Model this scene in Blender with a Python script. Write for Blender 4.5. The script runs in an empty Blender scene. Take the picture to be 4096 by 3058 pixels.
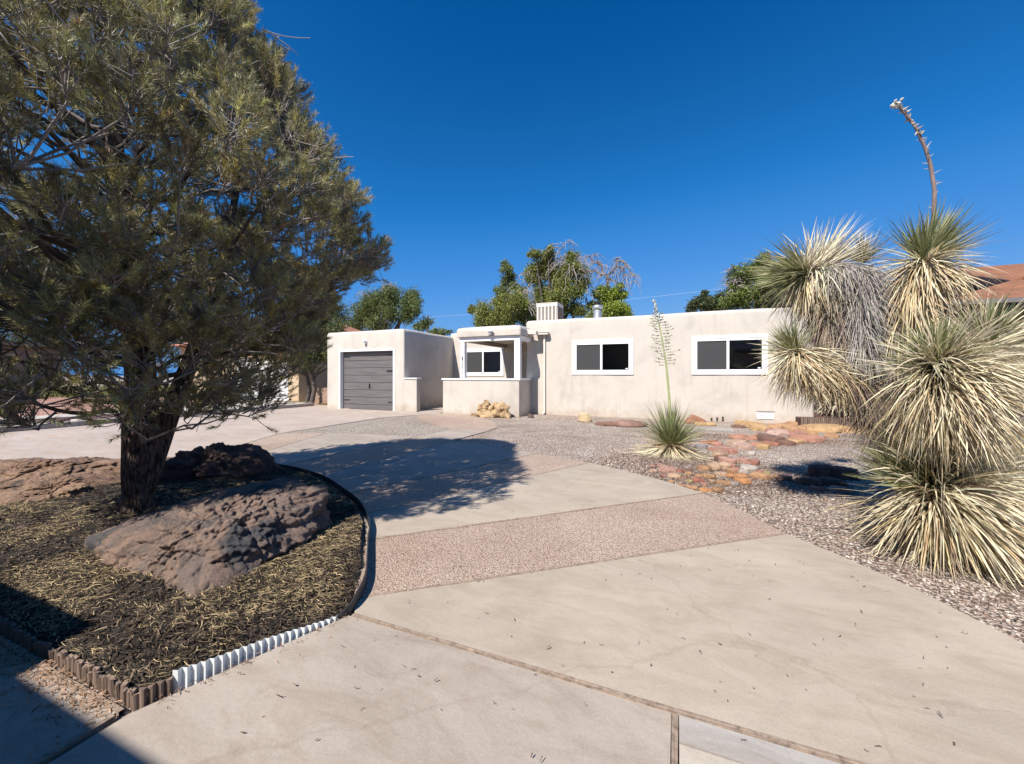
import bpy, bmesh, math, random
import numpy as np
from mathutils import Vector, Matrix, noise
R = math.radians
random.seed(7); rng = np.random.default_rng(7)
S = bpy.context.scene; COL = S.collection

# ------------------------------------------------------------------ camera, sky, sun, exposure
H_EYE = 1.4; F = 1593.0
cam_d = bpy.data.cameras.new('camera'); cam = bpy.data.objects.new('camera', cam_d); COL.objects.link(cam)
cam_d.sensor_width = 36; cam_d.lens = F / 4096 * 36; cam_d.shift_y = -29 / 4096
cam_d.clip_start = 0.05; cam_d.clip_end = 3000
cam.location = (0, 0, H_EYE); cam.rotation_euler = (R(90), 0, R(22.5)); S.camera = cam
SUN = Vector((.195, .86, -1)).normalized()            # the way the light travels
el = math.asin(-SUN.z)
w = bpy.data.worlds.new('World'); S.world = w; w.use_nodes = True
nt = w.node_tree; bg = nt.nodes['Background']
sky = nt.nodes.new('ShaderNodeTexSky'); sky.sky_type = 'NISHITA'; sky.sun_disc = False
sky.sun_elevation = el; sky.sun_rotation = math.atan2(-SUN.x, -SUN.y)
sky.altitude = 2200; sky.air_density = 1.05; sky.dust_density = 0.0; sky.ozone_density = 3.6
hs_ = nt.nodes.new('ShaderNodeHueSaturation'); hs_.inputs['Saturation'].default_value = 1.12; hs_.inputs['Value'].default_value = 1.0
nt.links.new(sky.outputs[0], hs_.inputs['Color'])
sep = nt.nodes.new('ShaderNodeSeparateColor'); nt.links.new(hs_.outputs[0], sep.inputs[0])
mm_ = nt.nodes.new('ShaderNodeMath'); mm_.operation = 'MULTIPLY'; mm_.inputs[1].default_value = .116; nt.links.new(sep.outputs[2], mm_.inputs[0])
rp = nt.nodes.new('ShaderNodeValToRGB'); nt.links.new(mm_.outputs[0], rp.inputs[0])     # grade the sky's own brightness into a deep clear blue
lin = lambda v: (v / 255 / 12.92) if v < 10.3 else ((v / 255 + .055) / 1.055) ** 2.4
STOPS = [(.15, (0, 66, 132)), (.246, (6, 84, 156)), (.407, (36, 124, 203)), (.491, (58, 138, 217)), (.64, (82, 153, 230)), (1.0, (128, 182, 238))]
while len(rp.color_ramp.elements) < len(STOPS): rp.color_ramp.elements.new(.5)
for e_, (p_, c_) in zip(rp.color_ramp.elements, STOPS): e_.position = p_; e_.color = (*[lin(x) for x in c_], 1)
ml = nt.nodes.new('ShaderNodeMixRGB'); ml.blend_type = 'MULTIPLY'; ml.inputs[0].default_value = 1; ml.inputs[2].default_value = (8.54, 8.54, 8.54, 1)
nt.links.new(rp.outputs[0], ml.inputs[1]); nt.links.new(ml.outputs[0], bg.inputs[0]); bg.inputs[1].default_value = 0.08
sd = bpy.data.lights.new('sun', 'SUN'); sd.energy = 5.0; sd.angle = R(.55); sd.color = (1, .955, .885)
so = bpy.data.objects.new('sun', sd); COL.objects.link(so)
so.rotation_euler = SUN.to_track_quat('-Z', 'Y').to_euler()
S.view_settings.view_transform = 'Standard'; S.view_settings.look = 'None'
S.view_settings.exposure = 0.55; S.view_settings.gamma = 1
S.cycles.max_bounces = 6; S.cycles.diffuse_bounces = 2; S.cycles.transparent_max_bounces = 12

# ------------------------------------------------------------------ picture -> place helpers (used only to measure positions)
FW = np.array([-math.sin(R(22.5)), math.cos(R(22.5)), 0]); RT = np.array([math.cos(R(22.5)), math.sin(R(22.5)), 0])
def at(px, py, d): return np.array([0, 0, H_EYE]) + d * (FW + RT * (px - 2048) / F + np.array([0, 0, (1500 - py) / F]))
def gnd(px, py, z=0.0): return at(px, py, F * (H_EYE - z) / (py - 1500))
def onY(px, py, Y): return at(px, py, Y / (FW[1] + RT[1] * (px - 2048) / F))

# ------------------------------------------------------------------ materials
def mat(name):
    m = bpy.data.materials.new(name); m.use_nodes = True
    n = m.node_tree.nodes; return m, n, m.node_tree.links, n['Principled BSDF']
def ramp(n, l, src, stops):
    r = n.new('ShaderNodeValToRGB'); e = r.color_ramp.elements
    while len(e) < len(stops): e.new(.5)
    for k, (p, c) in enumerate(stops): e[k].position = p; e[k].color = (*c, 1) if len(c) == 3 else c
    l.new(src, r.inputs[0]); return r.outputs[0]
def coords(n, l, scale=(1, 1, 1)):
    t = n.new('ShaderNodeTexCoord'); mp = n.new('ShaderNodeMapping'); mp.inputs['Scale'].default_value = scale
    l.new(t.outputs['Object'], mp.inputs[0]); return mp.outputs[0]
def ntex(n, l, vec, scale, detail=6, rough=.6, dist=0):
    t = n.new('ShaderNodeTexNoise'); t.inputs['Scale'].default_value = scale; t.inputs['Detail'].default_value = detail
    t.inputs['Roughness'].default_value = rough; t.inputs['Distortion'].default_value = dist
    l.new(vec, t.inputs['Vector']); return t.outputs[0]
def vor(n, l, vec, scale, feature='F1', out='Distance', rand=1):
    t = n.new('ShaderNodeTexVoronoi'); t.inputs['Scale'].default_value = scale; t.feature = feature
    t.inputs['Randomness'].default_value = rand
    l.new(vec, t.inputs['Vector']); return t.outputs[out]
def mix(n, l, a, b, fac, mode='MIX'):
    m = n.new('ShaderNodeMixRGB'); m.blend_type = mode
    for s, v in ((m.inputs[1], a), (m.inputs[2], b), (m.inputs[0], fac)):
        if isinstance(v, (int, float)): s.default_value = v
        elif isinstance(v, tuple): s.default_value = (*v, 1)
        else: l.new(v, s)
    return m.outputs[0]
def bump(n, l, b, hs, strength=.5, dist=.01):
    prev = None
    for h, st, ds in hs:
        x = n.new('ShaderNodeBump'); x.inputs['Strength'].default_value = st; x.inputs['Distance'].default_value = ds
        l.new(h, x.inputs['Height'])
        if prev: l.new(prev, x.inputs['Normal'])
        prev = x.outputs[0]
    l.new(prev, b.inputs['Normal'])
def plain(name, c, rough=.6, metal=0, var=.12, sc=6, bmp=0):
    m, n, l, b = mat(name); v = coords(n, l)
    f = ntex(n, l, v, sc)
    col = ramp(n, l, f, [(.3, tuple(x * (1 - var) for x in c)), (.7, tuple(min(1, x * (1 + var)) for x in c))])
    l.new(col, b.inputs['Base Color']); b.inputs['Roughness'].default_value = rough; b.inputs['Metallic'].default_value = metal
    if bmp: bump(n, l, b, [(ntex(n, l, v, sc * 8), bmp, .01)])
    return m
def stucco(name, c):
    m, n, l, b = mat(name); v = coords(n, l)
    big = ntex(n, l, v, .9, 5, .62, .6); st = ntex(n, l, coords(n, l, (3, 3, .35)), 1.2, 5, .6, .8)
    col = ramp(n, l, big, [(.3, tuple(x * .83 for x in c)), (.5, c), (.72, tuple(min(x * 1.08, .95) for x in c))])
    stn = ramp(n, l, st, [(.52, (1, 1, 1)), (.75, (.86, .84, .83))])
    col = mix(n, l, col, stn, .8, 'MULTIPLY')
    # hairline cracks near the base
    ve = vor(n, l, mix(n, l, coords(n, l, (1, 1, 1)), ntex(n, l, v, 4), .12, 'ADD'), .55, 'DISTANCE_TO_EDGE')
    cr = ramp(n, l, ve, [(0, (.55, .5, .48)), (.004, (1, 1, 1))])
    msk = ramp(n, l, ntex(n, l, v, 1.1, 2), [(.6, (0, 0, 0)), (.66, (1, 1, 1))])
    col = mix(n, l, col, mix(n, l, (1, 1, 1), cr, msk), .5, 'MULTIPLY')
    sx = n.new('ShaderNodeSeparateXYZ'); l.new(v, sx.inputs[0])
    dirt = n.new('ShaderNodeMath'); dirt.operation = 'ADD'; l.new(sx.outputs[2], dirt.inputs[0]); l.new(ntex(n, l, v, 3.5, 4), dirt.inputs[1])
    dm = ramp(n, l, dirt.outputs[0], [(.42, (.83, .74, .68)), (.8, (1, 1, 1))])
    col = mix(n, l, col, dm, 1.0, 'MULTIPLY')
    l.new(col, b.inputs['Base Color']); b.inputs['Roughness'].default_value = .93
    bump(n, l, b, [(ntex(n, l, v, 1.3, 3, .45, .3), .4, .07), (ntex(n, l, v, 45, 6, .7), .35, .008)])
    return m
def concrete(name, c, stain=(.76, .71, .66)):
    m, n, l, b = mat(name); v = coords(n, l)
    a = ntex(n, l, v, .8, 8, .62, .5); f = ntex(n, l, v, 120, 3, .7); s2 = ntex(n, l, coords(n, l, (1, 2.4, 1)), 2.1, 7, .7, .9)
    col = ramp(n, l, a, [(.28, tuple(x * .82 for x in c)), (.5, c), (.75, tuple(x * 1.13 for x in c))])
    col = mix(n, l, col, ramp(n, l, s2, [(.42, (1, 1, 1)), (.7, stain)]), .9, 'MULTIPLY')
    col = mix(n, l, col, ramp(n, l, f, [(.3, (.86, .85, .84)), (.6, (1.04, 1.03, 1.02))]), .8, 'MULTIPLY')
    sp = vor(n, l, v, 5.5); col = mix(n, l, col, ramp(n, l, sp, [(.0, (.35, .3, .27)), (.035, (.4, .35, .3)), (.045, (1, 1, 1))]), .75, 'MULTIPLY')
    ve = vor(n, l, mix(n, l, v, ntex(n, l, v, 2.5, 5), .35, 'ADD'), .28, 'DISTANCE_TO_EDGE')
    col = mix(n, l, col, ramp(n, l, ve, [(0, (.72, .68, .64)), (.0022, (1, 1, 1))]), .35, 'MULTIPLY')
    l.new(col, b.inputs['Base Color']); b.inputs['Roughness'].default_value = .85
    bump(n, l, b, [(ntex(n, l, v, 9, 5, .6), .25, .02), (f, .3, .003)])
    return m
def gravel(name, sc, stops, dark=(.07, .05, .042), litter=.0, dirt=(.19, .125, .085)):
    m, n, l, b = mat(name); v = coords(n, l)
    vd = mix(n, l, v, ntex(n, l, v, sc * .6, 2), .012, 'ADD')
    d = vor(n, l, vd, sc); c = vor(n, l, vd, sc, out='Color')
    sp = n.new('ShaderNodeSeparateColor'); l.new(c, sp.inputs[0])
    col = ramp(n, l, sp.outputs[0], stops)
    gap = ramp(n, l, d, [(.42, (0, 0, 0)), (.66, (1, 1, 1))])
    col = mix(n, l, col, dark, gap)
    area = ntex(n, l, v, .55, 5, .65, .5)
    col = mix(n, l, col, ramp(n, l, area, [(.35, (.82, .76, .72)), (.65, (1.06, 1.04, 1.02))]), .9, 'MULTIPLY')
    if litter:
        lm = ramp(n, l, ntex(n, l, v, 1.3, 7, .75, .4), [(.5, (0, 0, 0)), (.62, (litter,) * 3)])
        col = mix(n, l, col, dirt, lm)
    l.new(col, b.inputs['Base Color']); b.inputs['Roughness'].default_value = .9
    inv = n.new('ShaderNodeMath'); inv.operation = 'SUBTRACT'; inv.inputs[0].default_value = 1; l.new(d, inv.inputs[1])
    bump(n, l, b, [(ntex(n, l, v, 2.2, 4), .3, .05), (inv.outputs[0], .8, .9 / sc)])
    return m
def attr_mat(name, rough=.55, var=.15, sc=30, trans=0, spec=.3):
    m, n, l, b = mat(name)
    a = n.new('ShaderNodeAttribute'); a.attribute_name = 'Col'
    f = ntex(n, l, coords(n, l), sc, 3)
    col = mix(n, l, a.outputs[0], ramp(n, l, f, [(.3, (1 - var,) * 3), (.7, (1 + var,) * 3)]), 1.0, 'MULTIPLY')
    l.new(col, b.inputs['Base Color']); b.inputs['Roughness'].default_value = rough
    b.inputs['Specular IOR Level'].default_value = spec
    if trans:
        t = n.new('ShaderNodeBsdfTranslucent'); l.new(col, t.inputs[0]); mx = n.new('ShaderNodeMixShader'); mx.inputs[0].default_value = trans
        l.new(b.outputs[0], mx.inputs[1]); l.new(t.outputs[0], mx.inputs[2]); l.new(mx.outputs[0], n['Material Output'].inputs[0])
    return m
def bark(name, c):
    m, n, l, b = mat(name); v = coords(n, l, (1, 1, .28))
    d = vor(n, l, mix(n, l, v, ntex(n, l, v, 14, 4), .05, 'ADD'), 46)
    col = ramp(n, l, d, [(.1, tuple(x * 1.35 for x in c)), (.5, c), (.75, tuple(x * .25 for x in c))])
    col = mix(n, l, col, ramp(n, l, ntex(n, l, v, 7, 5), [(.3, (.7, .68, .66)), (.7, (1.15, 1.1, 1.05))]), .9, 'MULTIPLY')
    l.new(col, b.inputs['Base Color']); b.inputs['Roughness'].default_value = .95
    inv = n.new('ShaderNodeMath'); inv.operation = 'SUBTRACT'; inv.inputs[0].default_value = 1; l.new(d, inv.inputs[1])
    bump(n, l, b, [(inv.outputs[0], 1, .035), (ntex(n, l, v, 60, 4), .5, .006)])
    return m
def rock_mat(name, stops, sc=2.2, tint=None, strata=0, pit=1.0):
    m, n, l, b = mat(name); v = coords(n, l)
    col = ramp(n, l, ntex(n, l, v, sc, 7, .65, .6), stops)
    if tint: col = mix(n, l, col, tint[0], ramp(n, l, ntex(n, l, v, tint[1], 5, .6, .5), [(tint[2], (0, 0, 0)), (tint[2] + .1, (1, 1, 1))]))
    fine = ntex(n, l, v, 38, 6, .8)
    col = mix(n, l, col, ramp(n, l, fine, [(.3, (.55, .52, .5)), (.5, (1, 1, 1)), (.72, (1.25, 1.2, 1.15))]), .85, 'MULTIPLY')
    hs = [(ntex(n, l, v, 7, 7, .7, .5), .8, .05), (fine, .9, .02), (ntex(n, l, v, 120, 3, .7), .6, .006)]
    if strata:
        sv = coords(n, l, (1, 1, strata)); s2 = ntex(n, l, sv, 3, 6, .7, .6)
        col = mix(n, l, col, ramp(n, l, s2, [(.4, (.72, .68, .66)), (.55, (1.05, 1.03, 1))]), .7, 'MULTIPLY')
        hs.append((s2, .6, .03))
    if pit:
        p = vor(n, l, v, 26); ph = ramp(n, l, p, [(.0, (0, 0, 0)), (.22, (1, 1, 1))]); hs.append((ph, .55 * pit, .012))
    l.new(col, b.inputs['Base Color']); b.inputs['Roughness'].default_value = .95
    bump(n, l, b, hs)
    return m
def wood(name, c):
    m, n, l, b = mat(name); v = coords(n, l, (2, 2, .25))
    t = ntex(n, l, coords(n, l, (30, 30, 3)), 1, 6, .7, .5)
    col = ramp(n, l, t, [(.3, tuple(x * .45 for x in c)), (.5, c), (.7, tuple(x * 1.4 for x in c))])
    l.new(col, b.inputs['Base Color']); b.inputs['Roughness'].default_value = .9
    bump(n, l, b, [(t, .7, .006)]); return m

M = {}
M['stucco'] = stucco('stucco_cream', (.545, .488, .42))
M['white'] = plain('white_paint', (.83, .83, .82), .45, var=.03)
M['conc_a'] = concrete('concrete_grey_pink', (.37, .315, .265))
M['conc_b'] = concrete('concrete_sand', (.41, .345, .275), (.82, .78, .74))
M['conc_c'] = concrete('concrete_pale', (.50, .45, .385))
M['conc_d'] = concrete('concrete_drive', (.43, .36, .31), (.88, .76, .64))
M['conc_g'] = concrete('concrete_cool', (.38, .35, .32))
M['aggr'] = gravel('exposed_aggregate', 95, [(0, (.46, .34, .27)), (.3, (.58, .46, .37)), (.6, (.50, .40, .32)), (1, (.64, .53, .43))], (.24, .17, .13))
M['gravel'] = gravel('pea_gravel', 42, [(0, (.36, .27, .22)), (.25, (.56, .48, .41)), (.5, (.46, .38, .32)), (.75, (.60, .53, .46)), (1, (.66, .59, .51))], (.13, .095, .075), .55)
M['gravel_pale'] = gravel('pale_gravel', 40, [(0, (.34, .27, .22)), (.3, (.55, .48, .40)), (.6, (.47, .41, .36)), (1, (.70, .64, .55))], (.09, .07, .055))
M['red_gravel'] = gravel('red_gravel', 30, [(0, (.38, .20, .14)), (.5, (.52, .31, .23)), (1, (.62, .42, .33))], (.22, .10, .07))
M['red_mulch'] = gravel('red_mulch', 25, [(0, (.10, .04, .035)), (.5, (.20, .09, .08)), (1, (.35, .22, .2))], (.03, .015, .012))
M['mulch'] = gravel('dark_mulch', 48, [(0, (.018, .013, .010)), (.5, (.045, .032, .022)), (.85, (.08, .056, .036)), (1, (.16, .115, .07))], (.006, .005, .004))
M['strip'] = wood('weathered_board', (.27, .20, .15))
M['timber'] = wood('weathered_timber', (.20, .14, .105))
M['bark'] = bark('pine_bark', (.15, .105, .085))
M['twig'] = attr_mat('twig_bark', .85, .2, 12)
M['needle'] = attr_mat('pine_needles', .5, .12, 6, .12, .35)
M['leaf'] = attr_mat('tree_leaves', .55, .2, 3, .25, .3)
M['blade'] = attr_mat('yucca_blades', .5, .1, 9, .15, .3)
M['straw'] = attr_mat('dry_straw', .8, .15, 8)
M['pebble'] = attr_mat('pebble_stone', .85, .15, 60)
M['metal'] = plain('galvanised_metal', (.55, .57, .58), .38, .75, .1, 9)
M['corr'] = plain('white_corrugated', (.74, .78, .78), .4, .1, .06, 8)
M['edge'] = plain('black_edging', (.03, .032, .036), .5)
M['black'] = plain('dark_iron', (.02, .018, .018), .5)
M['dark'] = plain('painted_room_shade', (.06, .055, .05), .9)  # shade of unlit interiors put into the colour
M['cream'] = plain('cream_enamel', (.66, .60, .52), .45, var=.04)
M['brownroof'] = None

# ------------------------------------------------------------------ mesh helpers
def tag(o, label=None, cat=None, group=None, kind=None):
    for k, v in (('label', label), ('category', cat), ('group', group), ('kind', kind)):
        if v: o[k] = v
    return o
def empty(name, loc=(0, 0, 0), rz=0):
    o = bpy.data.objects.new(name, None); COL.objects.link(o); o.location = loc; o.rotation_euler = (0, 0, rz)
    o.empty_display_size = .1; return o
class MB:
    def __init__(s): s.v = []; s.f = []
    def add(s, vs, fs):
        k = len(s.v); s.v += [tuple(map(float, p)) for p in vs]; s.f += [tuple(i + k for i in f) for f in fs]; return s
    def box(s, x0, x1, y0, y1, z0, z1):
        return s.add([(x0, y0, z0), (x1, y0, z0), (x1, y1, z0), (x0, y1, z0), (x0, y0, z1), (x1, y0, z1), (x1, y1, z1), (x0, y1, z1)],
                     [(0, 3, 2, 1), (4, 5, 6, 7), (0, 1, 5, 4), (1, 2, 6, 5), (2, 3, 7, 6), (3, 0, 4, 7)])
    def prism(s, poly, z0, z1):
        n = len(poly); vs = [(p[0], p[1], z0) for p in poly] + [(p[0], p[1], z1) for p in poly]
        return s.add(vs, [tuple(range(n))[::-1], tuple(range(n, 2 * n))] + [(i, (i + 1) % n, n + (i + 1) % n, n + i) for i in range(n)])
    def tube(s, pts, rad, k=6, cap=True):
        pts = [Vector(p) for p in pts]; rings = []; prev = None
        rad = rad if hasattr(rad, '__len__') else [rad] * len(pts)
        for i, p in enumerate(pts):
            t = (pts[min(i + 1, len(pts) - 1)] - pts[max(i - 1, 0)]).normalized()
            u = prev - t * prev.dot(t) if prev is not None else t.orthogonal()
            u.normalize(); prev = u; q = t.cross(u)
            rings.append([p + (u * math.cos(2 * math.pi * j / k) + q * math.sin(2 * math.pi * j / k)) * rad[i] for j in range(k)])
        vs = [v for r in rings for v in r]; fs = []
        for i in range(len(pts) - 1):
            for j in range(k): fs.append((i * k + j, i * k + (j + 1) % k, (i + 1) * k + (j + 1) % k, (i + 1) * k + j))
        if cap: fs += [tuple(range(k))[::-1], tuple(range((len(pts) - 1) * k, len(pts) * k))]
        return s.add(vs, fs)
    def lathe(s, c, prof, k=20):
        vs = []; fs = []
        for r, z in prof: vs += [(c[0] + r * math.cos(2 * math.pi * j / k), c[1] + r * math.sin(2 * math.pi * j / k), c[2] + z) for j in range(k)]
        for i in range(len(prof) - 1):
            for j in range(k): fs.append((i * k + j, i * k + (j + 1) % k, (i + 1) * k + (j + 1) % k, (i + 1) * k + j))
        fs += [tuple(range(k))[::-1], tuple(range((len(prof) - 1) * k, len(prof) * k))]
        return s.add(vs, fs)
    def build(s, name, m, parent=None, smooth=False, bevel=0, recalc=True):
        me = bpy.data.meshes.new(name); me.from_pydata(s.v, [], s.f); me.materials.append(m); me.validate()
        bm = bmesh.new(); bm.from_mesh(me); recalc and bmesh.ops.recalc_face_normals(bm, faces=bm.faces)
        if bevel: bmesh.ops.bevel(bm, geom=bm.edges[:], offset=bevel, segments=2, affect='EDGES', profile=.5)
        bm.to_mesh(me); bm.free()
        if smooth: me.shade_smooth()
        o = bpy.data.objects.new(name, me); COL.objects.link(o)
        if parent: o.parent = parent; o.matrix_parent_inverse = parent.matrix_basis.inverted()
        return o
def np_mesh(name, V, Fq, m, parent=None, col=None, smooth=False):
    """V (n,3), Fq (f,k) ints, col (n,3)"""
    me = bpy.data.meshes.new(name); n, (f, k) = len(V), Fq.shape
    me.vertices.add(n); me.vertices.foreach_set('co', np.ascontiguousarray(V, np.float32).ravel())
    me.loops.add(f * k); me.loops.foreach_set('vertex_index', np.ascontiguousarray(Fq, np.int32).ravel())
    me.polygons.add(f); me.polygons.foreach_set('loop_start', np.arange(0, f * k, k, dtype=np.int32))
    me.polygons.foreach_set('loop_total', np.full(f, k, np.int32))
    if smooth: me.polygons.foreach_set('use_smooth', np.ones(f, bool))
    me.update(calc_edges=True)
    if col is not None:
        a = me.color_attributes.new('Col', 'FLOAT_COLOR', 'POINT')
        a.data.foreach_set('color', np.ascontiguousarray(np.c_[col, np.ones(n)], np.float32).ravel())
    me.materials.append(m)
    o = bpy.data.objects.new(name, me); COL.objects.link(o)
    if parent: o.parent = parent; o.matrix_parent_inverse = parent.matrix_basis.inverted()
    return o
def unit(a): return a / np.maximum(np.linalg.norm(a, axis=-1, keepdims=True), 1e-9)
def strips(P, W, side, col, fold=0):
    """centrelines P (n,k,3), half widths W (n,k), side (n,3), col (n,3) or (n,k,3) -> V, F, C"""
    n, k, _ = P.shape; s = side[:, None, :] * W[:, :, None]
    T = unit(np.gradient(P, axis=1)); up = unit(np.cross(T, np.broadcast_to(side[:, None, :], P.shape)))
    if fold:
        V = np.stack([P - s + up * W[:, :, None] * fold, P, P + s + up * W[:, :, None] * fold], 2); m = 3
    else: V = np.stack([P - s, P + s], 2); m = 2
    V = V.reshape(-1, 3); base = (np.arange(n)[:, None] * k + np.arange(k - 1)[None]).ravel() * m
    Fs = [np.stack([base + j, base + j + 1, base + j + 1 + m, base + j + m], 1) for j in range(m - 1)]
    if col.ndim == 2: col = np.broadcast_to(col[:, None, :], (n, k, 3))
    C = np.repeat(col.reshape(-1, 3), m, 0)
    return V, np.concatenate(Fs), C
def merge(parts):
    V = []; Fa = []; C = []; o = 0
    for v, f, c in parts: V.append(v); Fa.append(f + o); C.append(c); o += len(v)
    return np.concatenate(V), np.concatenate(Fa), np.concatenate(C)
def rand_dirs(n):
    a = rng.normal(size=(n, 3)); return unit(a)
def tubes_np(segs, k=4):
    """segs: list of (points (m,3), radii (m,), col) all arbitrary m -> V,F,C"""
    V = []; Fa = []; C = []; off = 0; ang = np.arange(k) * 2 * np.pi / k
    for P, r, c in segs:
        P = np.asarray(P, float); m = len(P); T = unit(np.gradient(P, axis=0))
        ref = np.array([.31, .2, .93]) if abs(T[:, 2]).mean() < .8 else np.array([1., .1, .2])
        U = unit(np.cross(T, ref)); Q = np.cross(T, U)
        ring = P[:, None] + (U[:, None] * np.cos(ang)[None, :, None] + Q[:, None] * np.sin(ang)[None, :, None]) * np.asarray(r)[:, None, None]
        V.append(ring.reshape(-1, 3)); i = (np.arange(m - 1)[:, None] * k + np.arange(k)[None]); j = np.arange(m - 1)[:, None] * k + (np.arange(k)[None] + 1) % k
        Fa.append(np.stack([i, j, j + k, i + k], -1).reshape(-1, 4) + off); off += m * k
        C.append(np.tile(np.asarray(c, float), (m * k, 1)))
    return np.concatenate(V), np.concatenate(Fa), np.concatenate(C)
def nz(p, s=1., off=0): return noise.noise(Vector((p[0] * s + off, p[1] * s + off, p[2] * s)))
def fbm(p, s, o=5, off=0): return noise.fractal(Vector((p[0] * s + off, p[1] * s, p[2] * s)), 1.0, 2.0, o)

# ================================================================== SETTING: ground, drives, paths
def struct(o, label=None): return tag(o, label, kind='structure')
g = MB().add([(-500, -500, 0), (500, -500, 0), (500, 700, 0), (-500, 700, 0)], [(0, 1, 2, 3)]).build('ground', M['gravel']); struct(g, 'pinkish pea gravel yard')
OUT = {}
def slab(name, poly, m, z=.02, label=None, z0=-.06):
    o = MB().prism([(float(p[0]), float(p[1])) for p in poly], z0, z).build(name, m); struct(o, label); return o
# the wide concrete drive that runs up to the garage
slab('driveway', [(-12.32, -14), (-8.9, -14), (-8.9, 3.0), (-7.9, 3.75), (-7.36, 4.02), (-8.68, 6.57), (-8.82, 10.2), (-8.4, 11.2), (-7.75, 12.2), (-9.0, 12.38), (-12.32, 12.38)], M['conc_d'], .016, 'concrete driveway up to the garage')
slab('driveway_lane', [(-14.9, -14), (-12.345, -14), (-12.345, 13.6), (-15.6, 13.6)], M['conc_d'], .014, 'pinkish concrete lane beside the drive')
slab('driveway_apron', [(-20.8, 13.62), (-14.2, 13.62), (-14.2, 14.4), (-17.6, 15.2), (-20.8, 15.2)], M['conc_d'], .014)
# sidewalk running along the bottom of the picture
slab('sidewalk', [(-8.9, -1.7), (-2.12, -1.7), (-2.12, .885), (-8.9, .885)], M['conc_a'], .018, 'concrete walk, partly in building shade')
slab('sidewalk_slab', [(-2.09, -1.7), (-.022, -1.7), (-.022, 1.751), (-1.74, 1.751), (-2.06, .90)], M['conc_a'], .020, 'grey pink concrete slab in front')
slab('walkway_slab', [(.008, -1.7), (3.2, -1.7), (3.2, 1.615), (.008, 1.615)], M['conc_c'], .020, 'pale concrete slab at the lower right')
slab('walkway_curb', [(.008, 1.625), (3.2, 1.625), (3.2, 1.751), (.008, 1.751)], M['conc_g'], .021, 'narrow grey concrete strip')
# fan of concrete slabs and exposed aggregate bands
L1 = [(-1.72, 1.765), (1.9, 1.765)]; L3 = [(-1.83, 1.90), (.877, 4.10)]; L4 = [(-2.40, 2.60), (.275, 5.12)]
L5 = [(-2.86, 3.07), (-1.27, 6.22)]; L6 = [(-3.55, 3.50), (-2.27, 6.60)]; L7 = [(-4.55, 3.93), (-4.33, 7.18)]
L8 = [(-5.55, 4.08), (-5.36, 7.24)]; L9 = [(-6.5, 4.10), (-7.64, 6.98)]; L10 = [(-7.3, 4.0), (-8.62, 6.55)]
def shift(l, d):
    a, b = Vector(l[0]), Vector(l[1]); n = (b - a).normalized(); n = Vector((-n.y, n.x)) * d
    return [tuple(a + n), tuple(b + n)]
def seg(la, lb, mi, mo): a, b = shift(la, .011), shift(lb, -.011); return [a[0]] + mi + [b[0], b[1]] + mo + [a[1]]
SEG = [('driveway_slab', seg(L1, L3, [], [(1.16, 3.74), (1.40, 3.38), (1.60, 2.98), (1.78, 2.5), (1.87, 2.1)]), M['conc_b'], 'large sand coloured concrete slab, nearest of the fan'),
       ('aggregate_band', seg(L3, L4, [(-1.95, 2.0), (-2.28, 2.43)], [(.60, 4.64)]), M['aggr'], 'nearest pink exposed aggregate band'),
       ('driveway_slab', seg(L4, L5, [(-2.56, 2.77)], [(-.87, 6.0), (-.36, 5.68), (0, 5.4)]), M['conc_b'], 'concrete slab with the dappled edge of tree shadow'),
       ('aggregate_band', seg(L5, L6, [(-3.04, 3.21)], [(-1.78, 6.44)]), M['aggr'], 'second aggregate band, in tree shadow'),
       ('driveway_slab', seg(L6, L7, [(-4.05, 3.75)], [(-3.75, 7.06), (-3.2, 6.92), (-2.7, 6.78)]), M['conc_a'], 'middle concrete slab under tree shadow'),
       ('aggregate_band', seg(L7, L8, [(-5.0, 4.02)], [(-4.85, 7.23)]), M['aggr'], 'third aggregate band under tree shadow'),
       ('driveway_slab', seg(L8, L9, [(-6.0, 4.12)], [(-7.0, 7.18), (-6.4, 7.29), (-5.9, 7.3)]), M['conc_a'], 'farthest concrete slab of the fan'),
       ('aggregate_band', seg(L9, L10, [(-6.9, 4.06)], [(-8.1, 6.84)]), M['aggr'], 'farthest aggregate band by the driveway')]
for nm, poly, m_, lb in SEG: slab(nm, poly, m_, .022 if 'agg' in nm else .024, lb)
slab('walkway_slab', [(-5.34, 7.27), (-4.36, 7.22), (-4.3, 8.75), (-5.3, 8.85)], M['conc_a'], .022, 'small concrete slab of the path to the porch')
slab('walkway', [(-5.3, 8.89), (-4.3, 8.79), (-4.35, 9.5), (-5.2, 10.9), (-6.6, 12.1), (-6.6, 12.2), (-7.72, 12.2), (-8.1, 11.3), (-7.6, 10.5), (-5.85, 9.1)], M['aggr'], .018, 'pink aggregate path curving to the entry')
slab('walkway_apron', [(-9.5, 12.66), (-7.9, 12.3), (-7.74, 15.9), (-9.5, 15.9)], M['conc_d'], .02)
slab('gravel_bed', [(-8.7, 6.62), (-8.1, 6.93), (-7, 7.25), (-5.4, 7.33), (-5.4, 8.9), (-5.95, 9.1), (-7.65, 10.45), (-8.2, 11.2), (-8.75, 10.2)], M['gravel_pale'], .006, 'pale gravel wedge beside the drive', z0=.002)
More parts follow.
